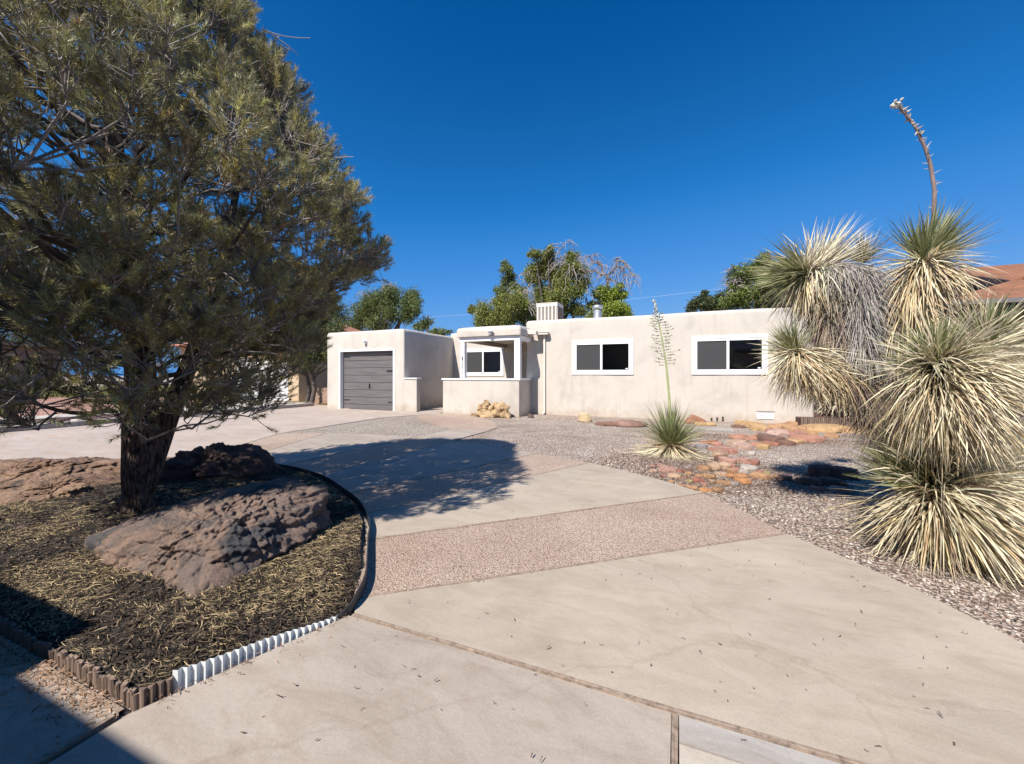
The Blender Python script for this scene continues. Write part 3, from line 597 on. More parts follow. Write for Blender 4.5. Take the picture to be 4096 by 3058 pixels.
# rocks along the house
def rpts(c, w_, d_, h, n=11, seed=1, inset=(.55, .95)):
    r_ = random.Random(seed); P = []
    for i in range(n):
        a = 2 * math.pi * i / n + r_.uniform(-.2, .2); e = r_.uniform(.75, 1)
        P.append((c[0] + math.cos(a) * w_ / 2 * e, c[1] + math.sin(a) * d_ / 2 * e, c[2] + r_.uniform(0, .12) * h - .02)); e *= r_.uniform(*inset)
        P.append((c[0] + math.cos(a) * w_ / 2 * e, c[1] + math.sin(a) * d_ / 2 * e, c[2] + h * r_.uniform(.7, 1)))
    return P
c = onY(1965, 1680, 11.85)
rock('rock_formation', [rpts((c[0] - .12, 11.85, 0), 1.15, .55, .30, 9, 3), rpts((c[0] + .3, 11.9, 0), .75, .5, .50, 9, 5), rpts((c[0] - .34, 11.9, .22), .5, .4, .25, 8, 6), rpts((c[0] - .22, 11.92, .38), .26, .25, .22, 7, 8), rpts((c[0] + .03, 11.9, .25), .3, .3, .23, 7, 9), rpts((c[0] - .62, 11.8, 0), .22, .2, .15, 7, 10), rpts((c[0] + .62, 11.75, 0), .35, .3, .2, 7, 12)],
     rk_yel, 'knobbly yellow brown rock with holes in front of the porch wall', 'rock', sub=4, amp=.11, sc=4, fine=.02, k=9,
     pits=((c[0] + .22, 11.62, .36, .10, .14), (c[0] - .1, 11.6, .3, .06, .08), (c[0] - .35, 11.6, .10, .08, .07)))
c = gnd(2124, 1672); rock('small_rock', rpts((c[0], c[1], 0), .26, .2, .13, 8, 21), rk_dark, 'small dark rock at the foot of the porch corner', sub=3, amp=.02, sc=5)
c = gnd(2334, 1690); rock('boulder', rpts((c[0], c[1] + .15, 0), .56, .36, .29, 7, 27), rock_mat('pale_yellow_rock', [(.3, (.5, .36, .2)), (.7, (.64, .5, .31))], 3), 'smooth pale yellow boulder under the window nearer the porch', 'boulder', sub=4, amp=.02, sc=3, k=22)
STONE = {k: rock_mat('stone_' + k, [(.25, tuple(x * .62 for x in c_)), (.5, c_), (.78, tuple(min(.85, x * 1.25) for x in c_))], 4.5, ((c_[0] * .6, c_[1] * .5, c_[2] * .5), 7, .6), strata=2, pit=.5) for k, c_ in ((k_, tuple(.74 * a_ + .26 * b_ for a_, b_ in zip(v_, (.34, .20, .13)))) for k_, v_ in dict(
    yellow=(.55, .36, .17), ochre=(.50, .29, .15), orange=(.56, .26, .10), rust=(.38, .16, .10), salmon=(.50, .24, .165), rose=(.44, .21, .17), pink=(.52, .31, .255), pale_pink=(.60, .42, .35),
    peach=(.60, .42, .29), brown=(.17, .09, .07), red=(.40, .13, .10), white=(.62, .57, .52), grey=(.36, .33, .32), olive=(.42, .38, .17), slate=(.30, .31, .38)).items())}
c = gnd(2430, 1706); rock('flagstone', rpts((c[0], c[1] + .3, .0), 1.05, .8, .09, 7, 31), STONE['brown'], 'flat tan brown flagstone beside the pale yellow boulder', 'flagstone', sub=4, amp=.03, sc=2, k=20)
c = gnd(2505, 1710); rock('flagstone', rpts((c[0] + .05, c[1] + .35, .02), 1.35, .95, .12, 7, 33), rock_mat('stone_redbrown', [(.3, (.2, .11, .085)), (.7, (.36, .22, .17))], 2.5, strata=2), 'large flat red brown flagstone left of the small yucca', 'flagstone', sub=4, amp=.04, sc=2, k=20, strat=.02)
c = gnd(2790, 1697); rock('rock', [(c[0] - .42, c[1], 0), (c[0] + .25, c[1] + .1, 0), (c[0] - .1, c[1] + .1, .27), (c[0] - .15, c[1] + .35, .26), (c[0] + .28, c[1] + .35, .06), (c[0] - .3, c[1] + .5, 0)], STONE['rust'], 'pointed layered red rock between the small yucca and the wall', 'rock', sub=4, amp=.02, sc=4, strat=.03, k=16)
for i, (px, py, w_) in enumerate([(2800, 1702, .42), (2846, 1704, .34)]):
    c = gnd(px, py); rock('flagstone', rpts((c[0], c[1] + .05, 0), w_, .3, .10, 7, 40 + i), STONE['yellow'], ['flat yellow stone under the pointed red rock', 'blocky yellow stone right of the pointed red rock'][i], 'stone', sub=3, amp=.015, sc=4)
c = gnd(2866, 1727); gs = MB().box(c[0] - .38, c[0] + .38, c[1], c[1] + .30, .0, .065).build('splash_block', M['conc_g'], bevel=.012); tag(gs, 'plain grey concrete block lying on the gravel', 'block')
# the pile of flat stones, each one its own
PILE = """995 458 95 brown;1100 455 170 yellow;1190 482 150 yellow;1408 440 60 rust;1530 437 170 ochre;1680 440 150 rust;1345 465 130 ochre;1860 455 190 yellow;1960 498 330 yellow;1720 492 260 yellow;2120 500 150 yellow;2090 462 170 ochre;1500 487 150 ochre;1300 492 110 rose;1390 502 130 pink;1350 527 160 pale_pink;1480 527 100 rose;1560 522 90 rose;1600 575 230 salmon;1700 562 90 rose;1830 547 110 ochre;1180 540 85 salmon;1010 555 130 salmon;1110 563 95 salmon;1290 578 180 brown;1510 595 110 yellow;1420 608 110 brown;1285 612 120 rust;1160 613 120 salmon;990 608 120 peach;1215 642 100 yellow;1050 642 150 pale_pink;700 600 80 rust;770 582 80 rust;805 610 80 salmon;870 637 90 rose;775 655 95 salmon;870 674 115 pink;955 684 70 rose;665 636 105 slate;685 688 80 white;600 655 50 rust;835 712 95 peach;835 748 85 brown;900 765 120 pink;865 815 110 peach;950 800 40 rose;1035 758 90 pink;1085 790 55 rose;1140 778 70 rose;790 822 100 peach;690 826 120 ochre;1090 852 130 white;1190 864 60 rose;975 838 60 rose;935 858 60 ochre;1020 886 110 orange;850 876 80 peach;930 890 65 orange;535 846 90 brown;460 842 90 red;375 842 130 pink;315 798 70 pink;245 804 50 pink;250 842 60 peach;440 895 110 peach;655 888 60 ochre;740 896 90 ochre;570 930 55 olive;645 930 80 red;500 968 70 ochre;590 988 70 ochre;870 950 110 ochre;965 956 85 grey;1035 940 110 orange;710 1008 100 orange;825 1018 90 ochre;1250 868 60 olive;1290 888 60 ochre;1350 888 60 ochre;1410 914 110 salmon;1190 898 130 ochre;1530 918 40 brown;620 700 60 white;1120 700 50 white;560 870 60 ochre;610 900 50 peach;540 900 50 rust;770 930 60 peach;700 955 60 rose;410 935 50 ochre;330 885 50 rose;1460 560 70 rust;1250 545 80 rust;1560 545 70 ochre;1650 520 80 ochre;1600 470 110 ochre;1430 470 90 rust"""
items = []
for i, t in enumerate(PILE.split(';')):
    a = t.split(); cx, cy, w_ = map(float, a[:3]); c = gnd(2500 + cx / 2.203, 1500 + cy / 2.203, .03); dd = float(c @ FW)
    wm = w_ / 2.203 / F * dd; items.append([c, wm, a[3], cx, cy])
def zone(cx, cy):
    if cy < 530: return 'nearest the house wall'
    if cy < 700 and cx > 930: return 'in mid pile'
    if cy < 720: return 'just right of the small yucca'
    if cx < 600: return 'before the small yucca'
    if cx < 1130 and cy > 900: return 'nearest the concrete slab'
    if cx >= 1130: return 'at the near heap right end'
    return 'in the near heap'
from collections import defaultdict
grp = defaultdict(list)
for it in items: grp[(it[2], zone(it[3], it[4]))].append(it)
ordn = ['leftmost', 'second from left', 'third from left', 'fourth from left', 'fifth from left', 'sixth from left', 'seventh from left', 'eighth from left']
for (cl_, zn), L in grp.items():
    L.sort(key=lambda t: t[3])
    for k, (c, wm, _, cx, cy) in enumerate(L):
        sd_ = int(cx * 7 + cy); r_ = random.Random(sd_); dp = min(wm * r_.uniform(.7, .95), .6); th = min(.10, .25 * wm) * r_.uniform(.8, 1.15)
        big = .035 if 640 < cy < 870 and cx > 780 else 0
        P = rpts((0, 0, 0), wm * 1.52, dp * 1.4, th + big, r_.choice((5, 6, 7)), sd_, (.78, 1.0))
        Mx = Matrix.Translation(Vector((float(c[0]), float(c[1]) + dp * .3, r_.uniform(0, .03)))) @ Matrix.Rotation(r_.uniform(-.5, .5), 4, 'Z') @ Matrix.Rotation(r_.uniform(.02, .22), 4, 'X') @ Matrix.Rotation(r_.uniform(-.12, .12), 4, 'Y')
        P = [tuple(Mx @ Vector(p)) for p in P]
        lab = '%s flat stone %s' % (cl_.replace('_', ' '), zn) if len(L) == 1 else '%s of the %s flat stones %s' % (ordn[k], cl_.replace('_', ' '), zn)
        chip('flat_stone', P, STONE[cl_], lab, 'loose flat stones piled in the yard')
PILE_C = [(gnd(2850, 1900), 1.5, .9), (gnd(3050, 1745), 2.2, 1.0), (gnd(2690, 1860), 1.1, .8)]
# sandstone blocks in the yucca's shade
for i, (px, py, w_, d_, h, mm, lab) in enumerate([(3300, 1917, .42, .3, .17, rk_blk, 'dark sandstone block in the shade left of the tall yucca'), (3395, 1925, .42, .3, .17, rk_blk, 'dark sandstone block closest to the tall yucca'),
        (3250, 1948, .40, .24, .09, STONE['brown'], 'flat dark stone in front of the left sandstone block'), (3350, 1953, .38, .24, .10, rk_dark, 'flat dark stone in front of the right sandstone block'),
        (3370, 1976, .30, .18, .07, STONE['pink'], 'pinkish flat stone at the sunny edge of the yucca shade'), (3275, 1967, .2, .14, .05, STONE['rose'], 'small rosy stone at the edge of the yucca shade')]):
    c = gnd(px, py); rock('sandstone_block' if i < 2 else 'flat_stone', rpts((c[0], c[1] + d_ / 2, 0), w_ * 1.1, d_, h, 6, 60 + i), mm, lab, 'block' if i < 2 else 'stone', sub=3 if i > 1 else 4, amp=.012, sc=4, k=24)

# ================================================================== MULCH BED AND EDGINGS
BED = [(-2.09, .935), (-1.80, 1.68), (-1.79, 1.80), (-1.90, 2.0), (-2.10, 2.25), (-2.33, 2.49), (-2.60, 2.80), (-3.06, 3.17), (-3.6, 3.48), (-4.24, 3.78), (-5.0, 3.98), (-5.76, 4.05), (-6.5, 4.04), (-7.3, 3.93), (-8.1, 3.5), (-8.65, 2.8), (-8.75, 1.9), (-8.7, .935)]
BP = np.array(BED)
def inside(x, y, poly=BP):
    x = np.atleast_1d(x); y = np.atleast_1d(y); r = np.zeros(len(x), bool); n = len(poly)
    for i in range(n):
        a, b = poly[i], poly[(i + 1) % n]; cnd = ((a[1] > y) != (b[1] > y)) & (x < (b[0] - a[0]) * (y - a[1]) / (b[1] - a[1] + 1e-12) + a[0]); r ^= cnd
    return r
def edge_dist(x, y, poly=BP):
    d = np.full(len(x), 9.); n = len(poly)
    for i in range(n):
        a, b = poly[i], poly[(i + 1) % n]; ab = b - a; t = np.clip(((x - a[0]) * ab[0] + (y - a[1]) * ab[1]) / (ab @ ab), 0, 1)
        d = np.minimum(d, np.hypot(x - a[0] - t * ab[0], y - a[1] - t * ab[1]))
    return d
def bedz(x, y):
    e = edge_dist(x, y); base = .07 + .06 * (1 - np.exp(-e * 1.6)) - .062 * np.exp(-((x + 1.80) ** 2 + (y - 1.78) ** 2) / .25) - .03 * np.exp(-((x + 2.0) ** 2 + (y - 1.2) ** 2) / .06)
    nn = np.array([noise.fractal(Vector((float(a) * 2.2, float(b) * 2.2, 0)), 1, 2, 3) for a, b in zip(x, y)]) * .02 * np.minimum(1, e * 4); return base + nn
gx = np.arange(-8.8, -1.75, .022); gy = np.arange(.93, 4.1, .022); GXm, GYm = np.meshgrid(gx, gy); fxx, fyy = GXm.ravel(), GYm.ravel()
Zg = bedz(fxx, fyy) + (rng.random(len(fxx)) - .5) * .016
ins = inside(fxx, fyy).reshape(GXm.shape); nx_ = len(gx)
q_in = ins[:-1, :-1] & ins[1:, :-1] & ins[:-1, 1:] & ins[1:, 1:]; jj, ii = np.nonzero(q_in); b0 = jj * nx_ + ii
o = np_mesh('mulch_bed', np.c_[fxx, fyy, Zg], np.stack([b0, b0 + 1, b0 + 1 + nx_, b0 + nx_], 1), M['mulch'], smooth=False); struct(o, 'raised bed of dark mulch')
def litter(name, n, mt, colf, Lr, Wr, mask, zo, label, clip=None, bias=.25, spread=.9, domain=None, zf=None, curl=.5, cat='straw'):
    x0, x1, y0, y1 = domain; x = rng.uniform(x0, x1, n); y = rng.uniform(y0, y1, n); k = mask(x, y); x, y = x[k], y[k]; n = len(x)
    z = zf(x, y) if zf else np.zeros(n); L = rng.uniform(*Lr, n); a = bias + rng.normal(0, spread, n); cv = rng.normal(0, curl, n) ; t = np.linspace(0, 1, 5)
    ang = a[:, None] + cv[:, None] * (t[None] - .5) * 2; dx = np.cos(ang) * L[:, None] / 4; dy = np.sin(ang) * L[:, None] / 4
    X_ = x[:, None] + np.cumsum(dx, 1); Y_ = y[:, None] + np.cumsum(dy, 1); lift = rng.uniform(0, 1, n)[:, None]
    Z_ = z[:, None] + zo + np.abs(np.sin(t[None] * 3 + lift * 3)) * (.004 + .016 * lift ** 3)
    P = np.stack([X_, Y_, Z_], 2)
    if clip is not None:
        ok = np.all([clip(P[:, i, 0], P[:, i, 1]) for i in range(5)], 0); P = P[ok]; a = a[ok]; n = len(P)
    Wd = np.outer(rng.uniform(*Wr, n), [.6, 1, 1, .9, .3]); side = unit(np.c_[-np.sin(a), np.cos(a), rng.normal(0, .5, n)])
    V, Fq, C = strips(P, Wd, side, colf(n)); V[:, 2] = np.maximum(V[:, 2], .002)
    o = np_mesh(name, V, Fq, mt, col=C); return tag(o, label, cat, kind='stuff')
def cvar(c, v=.25):
    return lambda n: np.array(c)[None] * (1 + rng.normal(0, v, n))[:, None].clip(.3, 1.9)
def blotch(x, y, s, t, off=0): return np.array([noise.fractal(Vector((float(a) * s + off, float(b) * s, 0)), 1, 2, 4) for a, b in zip(x, y)]) + rng.normal(0, .12, len(x)) > t
inb = lambda x, y: inside(x, y) & (edge_dist(x, y) > .006)
dom = (-7.5, -1.8, .93, 4.0)
nearw = lambda x, y: rng.random(len(x)) < np.clip(2.6 / np.hypot(x, y) ** 1.1, 0, 1)
litter('dark_mulch_shreds', 60000, M['straw'], cvar((.035, .025, .018), .5), (.03, .11), (.0016, .0045), lambda x, y: inb(x, y) & nearw(x, y), .002, 'shredded dark mulch covering the bed', clip=inb, domain=dom, zf=bedz, cat='mulch')
litter('brown_shreds', 38000, M['straw'], cvar((.13, .092, .06), .5), (.02, .08), (.0010, .0030), lambda x, y: inb(x, y) & nearw(x, y), .005, 'matted brown bark shreds in the bed', clip=inb, domain=dom, zf=bedz, cat='mulch')
litter('pine_straw', 95000, M['straw'], cvar((.38, .285, .155), .4), (.02, .09), (.0006, .0019), lambda x, y: inb(x, y) & nearw(x, y) & blotch(x, y, 1.3, -.05), .008, 'tan dry pine straw scattered over the dark bed', clip=inb, domain=dom, zf=bedz, cat='straw')
# fallen litter on the paving at the foot of the edgings
pav = lambda x, y: (rng.random(len(x)) < np.exp(-np.abs(y - .89) * 16)) & (x < -2.15) & (y < .90)
litter('litter_on_walk', 5200, M['straw'], cvar((.34, .21, .13), .3), (.01, .05), (.0008, .003), pav, .022, 'brown litter along the foot of the log edging', domain=(-3.9, -2.1, .6, .9), cat='litter')
def pav2(x, y):
    d = np.abs((x + 2.065) * .932 - (y - 1.0) * .36 - .03); return (rng.random(len(x)) < np.exp(-d * 45)) & ((x + 2.065) * .932 - (y - 1.0) * .36 > .012)
litter('litter_by_metal_edging', 1500, M['straw'], cvar((.28, .17, .11), .3), (.008, .035), (.0008, .002), pav2, .024, 'fine brown litter at the foot of the corrugated edging', domain=(-2.1, -1.6, .98, 1.75), cat='litter')
litter('fallen_leaves', 260, M['straw'], cvar((.13, .09, .07), .4), (.008, .03), (.0012, .003), lambda x, y: np.hypot(x, y) > 0, .027, 'few tiny dark bits lying on the concrete', domain=(-2.0, 2.2, 1.0, 4.5), spread=2, cat='litter')
def pilem(x, y):
    r = np.zeros(len(x), bool)
    for c, a, b in PILE_C: r |= (((x - c[0]) / a) ** 2 + ((y - c[1]) / b) ** 2 + rng.normal(0, .25, len(x))) < 1
    return r
litter('soil_and_bark', 26000, M['straw'], cvar((.20, .12, .08), .35), (.012, .05), (.003, .008), pilem, .010, 'reddish soil and bark crumbs between the loose flat stones', domain=(-1.5, 4.5, 5.2, 10.5), spread=2, cat='litter')
te = tag(empty('log_edging', (-2.1, .92, 0)), 'row of weathered split log stakes holding the front of the mulch bed', 'edging')
x = -2.075; r_ = random.Random(4); k = 0
def stake(par, x, y, w_, dpt, h, rz=0, m_=None):
    q = MB(); n = 7; pr = [(w_ / 2 * math.cos(math.pi * (1 + j / (n - 1))) * (1 + r_.uniform(-.08, .08)), dpt * math.sin(math.pi * (1 + j / (n - 1)))) for j in range(n)]
    pr = [(a * math.cos(rz) - b * math.sin(rz) + x, a * math.sin(rz) + b * math.cos(rz) + y) for a, b in pr]
    q.prism(pr, -.03, h); 
    for i in range(7, 14): q.v[i] = (q.v[i][0] + lean[0], q.v[i][1] + lean[1], q.v[i][2] + r_.uniform(-.006, .006))
    return q.build('stake', m_ or M['timber'], par)
while x > -3.75:
    w_ = r_.uniform(.017, .030); lean = (r_.uniform(-.006, .006), r_.uniform(-.008, .004)); stake(te, x - w_ / 2, .945, w_ + .002, .020, .074 + r_.uniform(-.014, .010)); x -= w_ + r_.uniform(0, .003)
for j in range(4):
    lean = (0, 0); stake(te, -2.076 + j * .009, .955 + j * .026, .027, .018, .084 - j * .002, R(90 - 20))
ce = MB(); A_ = Vector((-2.040, 1.043)); B_ = Vector((-1.768, 1.70)); dr = (B_ - A_).normalized(); nr = Vector((dr.y, -dr.x)); n = 44; pt = []
for i in range(n + 1):
    t = i / n; p = A_.lerp(B_, t) + nr * (.007 if i % 2 else -.007) + nr * .006 * math.sin(t * 9); pt.append((p, .102 - .058 * t + .001 * math.sin(t * 40)))
vs = []; fs = []
for p, h in pt: vs += [(p.x, p.y, -.02), (p.x, p.y, h), (p.x - nr.x * .0015, p.y - nr.y * .0015, h), (p.x - nr.x * .0015, p.y - nr.y * .0015, -.02)]
for i in range(n):
    for j in range(4): fs.append((i * 4 + j, i * 4 + (j + 1) % 4, i * 4 + 4 + (j + 1) % 4, i * 4 + 4 + j))
tag(ce.add(vs, fs).build('corrugated_edging', M['corr']), 'white corrugated metal edging at the corner of the mulch bed', 'edging')
ln = [Vector((a, b)) for a, b in ((-1.765, 1.705), (-1.755, 1.80), (-1.87, 2.02), (-2.07, 2.26), (-2.30, 2.52), (-2.57, 2.83), (-3.04, 3.21), (-3.59, 3.52), (-4.23, 3.83), (-5.0, 4.03), (-5.76, 4.10))]
sm = []
for i in range(len(ln) - 1):
    p0, p1_, p2, p3 = ln[max(i - 1, 0)], ln[i], ln[i + 1], ln[min(i + 2, len(ln) - 1)]
    for s_ in range(6):
        t = s_ / 6; sm.append(.5 * ((2 * p1_) + (p2 - p0) * t + (2 * p0 - 5 * p1_ + 4 * p2 - p3) * t * t + (3 * p1_ - p0 - 3 * p2 + p3) * t ** 3))
sm.append(ln[-1]); vs = []; fs = []
for i, p in enumerate(sm):
    t = (sm[min(i + 1, len(sm) - 1)] - sm[max(i - 1, 0)]).normalized(); q = Vector((-t.y, t.x)) * .004; h = .10 - .06 * max(0, 1 - i / 8)
    vs += [(p.x - q.x, p.y - q.y, -.02), (p.x - q.x, p.y - q.y, h), (p.x + q.x, p.y + q.y, h), (p.x + q.x, p.y + q.y, -.02)]
for i in range(len(sm) - 1):
    for j in range(4): fs.append((i * 4 + j, i * 4 + (j + 1) % 4, i * 4 + 4 + (j + 1) % 4, i * 4 + 4 + j))
tag(MB().add(vs, fs).build('strip_edging', M['edge']), 'thin black strip edging curving round the mulch bed', 'edging')

# pebbles with real relief on the nearer gravel
FAN = np.array([(.275, 5.12), (.60, 4.64), (.877, 4.10), (1.16, 3.74), (1.40, 3.38), (1.60, 2.98), (1.78, 2.5), (1.9, 2.1), (1.95, 1.7), (4.2, 1.7), (6, 4.5), (5.5, 8), (1, 9), (-1.3, 7.6), (-1.27, 6.22), (-.87, 6.0), (-.36, 5.68)])
n = 42000; x = rng.uniform(-1.3, 5.5, n); y = rng.uniform(1.7, 8.6, n); k = inside(x, y, FAN) & (rng.random(n) < np.clip(3.4 / np.hypot(x, y), 0, 1) ** 1.4); x, y = x[k], y[k]; n = len(x)
IV, IF = ICO[1]; s_ = rng.uniform(.005, .0135, n) * (1 + .5 * (rng.random(n) < .1)); sc3 = np.c_[rng.uniform(.8, 1.4, n), rng.uniform(.7, 1.1, n), rng.uniform(.45, .75, n)] * s_[:, None]
an = rng.uniform(0, 6.3, n); ca, sa = np.cos(an), np.sin(an); Vp = IV[None] * (1 + rng.normal(0, .12, (n, len(IV), 1))) * sc3[:, None]
Vp = np.stack([Vp[..., 0] * ca[:, None] - Vp[..., 1] * sa[:, None] + x[:, None], Vp[..., 0] * sa[:, None] + Vp[..., 1] * ca[:, None] + y[:, None], Vp[..., 2] + (s_ * .4)[:, None]], 2)
pal = np.array([(.58, .51, .45), (.50, .41, .35), (.40, .31, .255), (.54, .45, .37), (.34, .24, .19), (.58, .50, .43)]); cc = pal[rng.integers(0, 6, n)] * rng.uniform(.75, 1.1, (n, 1))
o = np_mesh('gravel_pebbles', Vp.reshape(-1, 3), (IF[None] + (np.arange(n) * len(IV))[:, None, None]).reshape(-1, 3), M['pebble'], col=np.repeat(cc, len(IV), 0)); tag(o, 'loose pinkish grey pebbles covering the yard', 'gravel', kind='stuff')
litter('brown_litter', 26000, M['straw'], cvar((.13, .085, .06), .4), (.015, .06), (.0008, .0024), lambda x, y: inside(x, y, FAN) & (rng.random(len(x)) < np.clip(1.25 - .42 * np.abs(x - 1.1 + .62 * (y - 4.1)), 0, 1)) & (y < 7), .012, 'dry brown needles and bark between the pebbles beside the paving', domain=(-.5, 4.0, 1.7, 7), spread=2, cat='litter')

# ================================================================== PINYON PINE
def pine():
    T0 = np.array([-4.75, 2.08, .06]); root = tag(empty('pine_tree', tuple(T0)), 'big bushy dark green pine standing in the mulch bed among boulders', 'tree')
    prof = [(0, .112), (.25, .104), (.55, .115), (.85, .13), (1.3, .11), (2, .10), (3, .075), (4.2, .05), (5.3, .028), (6.1, .01)]
    def axis(z): return T0 + np.array([.10 * math.sin(z * 1.1) - .02 * z, .06 * math.sin(z * .9 + 1), z])
    V = []; Fq = []; kk = 28
    zs = np.linspace(-.1, 6.1, 90)
    for i, z in enumerate(zs):
        r = np.interp(z, [p[0] for p in prof], [p[1] for p in prof]); c = axis(max(z, 0)); c[2] = T0[2] + z
        for j in range(kk):
            a = 2 * math.pi * j / kk; nn = noise.noise(Vector((math.cos(a) * 2.2, math.sin(a) * 2.2, z * 1.1))) * .16 + abs(noise.noise(Vector((math.cos(a) * 7, math.sin(a) * 7, z * 2.2)))) * .2
            flare = .22 * math.exp(-max(z, 0) * 6) * (.5 + .5 * math.cos(a * 5 + 1))
            V.append(c + np.array([math.cos(a), math.sin(a), 0]) * r * (1 + nn + flare))
    i, j = np.meshgrid(np.arange(len(zs) - 1), np.arange(kk), indexing='ij'); jn = (j + 1) % kk
    np_mesh('trunk', np.array(V), np.stack([i * kk + j, i * kk + jn, (i + 1) * kk + jn, (i + 1) * kk + j], -1).reshape(-1, 4), M['bark'], root, smooth=True)
    # second stem rising from low on the right, away from the viewer
    st = [T0 + np.array(p) for p in ((.02, .06, .15), (.07, .16, .55), (.12, .26, .95), (.24, .42, 1.6), (.42, .6, 2.6), (.5, .7, 3.5))]
    MB().tube(st, [.10, .095, .085, .07, .05, .02], 14).build('stem', M['bark'], root, True)
    Rz = lambda z: np.interp(z, [.7, 1.0, 1.4, 1.8, 2.2, 2.6, 2.85, 3.1, 3.5, 4.1, 4.7, 5.2, 5.7, 6.3], [1.0, 1.2, 1.5, 1.72, 1.92, 2.28, 2.55, 2.3, 2.12, 1.88, 1.58, 1.28, .85, .2])
    segs = []; tufts = []; bc = np.array([.17, .14, .12]); bc2 = np.array([.30, .26, .23]); limbs = []
    for q in range(95):
        u = (q + .5) / 95; z0 = .85 + 4.45 * u; az = q * 2.39996 + rng.normal(0, .2); d = np.array([math.cos(az), math.sin(az), 0]); side = np.array([-d[1], d[0], 0])
        ze = z0 + (rng.uniform(.5, 1.1) if z0 > 1.3 else rng.uniform(0, .5)); Rr = Rz(min(6.2, ze)) * rng.uniform(.72, .92); o_ = axis(z0); k = 10; t = np.linspace(0, 1, k); bend = rng.normal(0, .2)
        P = o_ + np.outer(t * Rr, d) + np.outer(np.sin(t * 2.5) * bend * Rr * .3, side); P[:, 2] = o_[2] + (ze - z0) * t ** 1.35; P[1:] += rng.normal(0, .028, (k - 1, 3))
        segs.append((P, np.linspace(.012 + .013 * Rr * (1 - .6 * u), .006, k), bc * rng.uniform(.6, 1.0))); limbs.append(P)
    LP = np.concatenate(limbs)
    ncl = 1230
    for q in range(ncl):
        u = (q + .5) / ncl; z = 1.0 + 5.15 * u ** 1.1; az = q * 2.39996 + rng.normal(0, .25)
        d = np.array([math.cos(az), math.sin(az), 0])
        if d @ RT < -.15 and z < 1.75: z += rng.uniform(.6, 1.3)
        if d @ RT > .1 and z < 1.6 and q % 5 < 3: z += rng.uniform(.5, 1.4)
        lob = 1 + .13 * noise.noise(Vector((math.cos(az) * 1.6, math.sin(az) * 1.6, z * 1.3)))
        f = rng.uniform(.84, 1.0) if rng.random() < .74 else rng.uniform(.4, .82); c = axis(z) + d * (Rz(z) * lob * f - .12)
        out = unit(d * (1.0 if z < 4.5 else .6) + np.array([0, 0, .55])); D2 = np.sum((LP - (c - out * .25)) ** 2, 1) + 3 * np.maximum(0, LP[:, 2] - c[2] + .05) ** 2; p0 = LP[np.argmin(D2)]
        back = c - out * rng.uniform(.16, .26); m1 = (p0 + back) / 2 + rng.normal(0, .04, 3) - np.array([0, 0, .04]); segs.append((np.array([p0, m1, back, c]), [.009, .008, .006, .004], bc2 * rng.uniform(.5, 1.0)))
        cb = rng.uniform(.72, 1.3); rc = rng.uniform(.14, .235) * (1 if z < 4.8 else .8); nt_ = int(rng.uniform(14, 24) * (rc / .2))
        for w__ in range(nt_):
            dd = unit(out * rng.uniform(.2, 1.1) + rand_dirs(1)[0] * .95 + np.array([0, 0, .35])); e = back + (dd * rc * rng.uniform(.75, 1.25)) + out * .10; s0 = back + (c - back) * rng.random()
            segs.append((np.array([s0, (s0 + e) / 2 + rng.normal(0, .008, 3), e]), [.004, .0034, .0028], bc2 * rng.uniform(.7, 1.2))); tufts.append((e - dd * .03, unit(dd * .8 + np.array([0, 0, .45])), cb))
    # a few pale dead twigs inside
    for q in range(260):
        z = rng.uniform(.9, 5.2); az = rng.uniform(0, 6.283); rr = Rz(z) * rng.uniform(.35, .93); p = axis(z) + np.array([math.cos(az), math.sin(az), 0]) * rr
        d = unit(rng.normal(size=3) + np.array([math.cos(az), math.sin(az), .2])); L = rng.uniform(.15, .5); cv = rng.normal(0, .25, 3) * L; t = np.linspace(0, 1, 5)
        segs.append((p + np.outer(t * L, d) + np.outer(t ** 2, cv), np.linspace(.007, .003, 5), np.array([.46, .42, .38]) * rng.uniform(.6, 1)))
    v, f, c = tubes_np(segs, 4); np_mesh('branches', v, f, M['twig'], root, c)
    # needles
    C = np.array([t[0] for t in tufts]); D = np.array([t[1] for t in tufts]); n = len(C); npt = 72
    dist = np.hypot(C[:, 0], C[:, 1])
    A = np.repeat(np.arange(n), npt); N = len(A); s_ = rng.random(N); base = C[A] + D[A] * (s_ * .115 - .035)[:, None]
    th = np.radians(rng.uniform(22, 74, N)) * (1.05 - .35 * s_); r = unit(np.cross(D[A], rand_dirs(N))); dr = unit(D[A] * np.cos(th)[:, None] + r * np.sin(th)[:, None])
    L = rng.uniform(.036, .066, N); tip = base + dr * L[:, None]; wd = unit(np.cross(dr, rand_dirs(N))) * .0020
    V = np.stack([base - wd, base + wd, tip], 1).reshape(-1, 3)
    tc = np.array([.33, .295, .145]) * rng.uniform(.7, 1.25, (n, 1)) * np.array([t[2] for t in tufts])[:, None] + rng.normal(0, .01, (n, 3)); br = rng.random(n) < .012; tc[br] = (.32, .20, .10); yl = rng.random(n) < .16; tc[yl] *= (1.5, 1.4, 1.05)
    cc = (tc[A] * rng.uniform(.75, 1.25, (N, 1))).clip(.01, .6); cc = np.repeat(cc, 3, 0); cc[2::3] *= 1.25
    np_mesh('needles', V, np.arange(N * 3).reshape(-1, 3), M['needle'], root, cc); return n
print('TUFTS', pine())

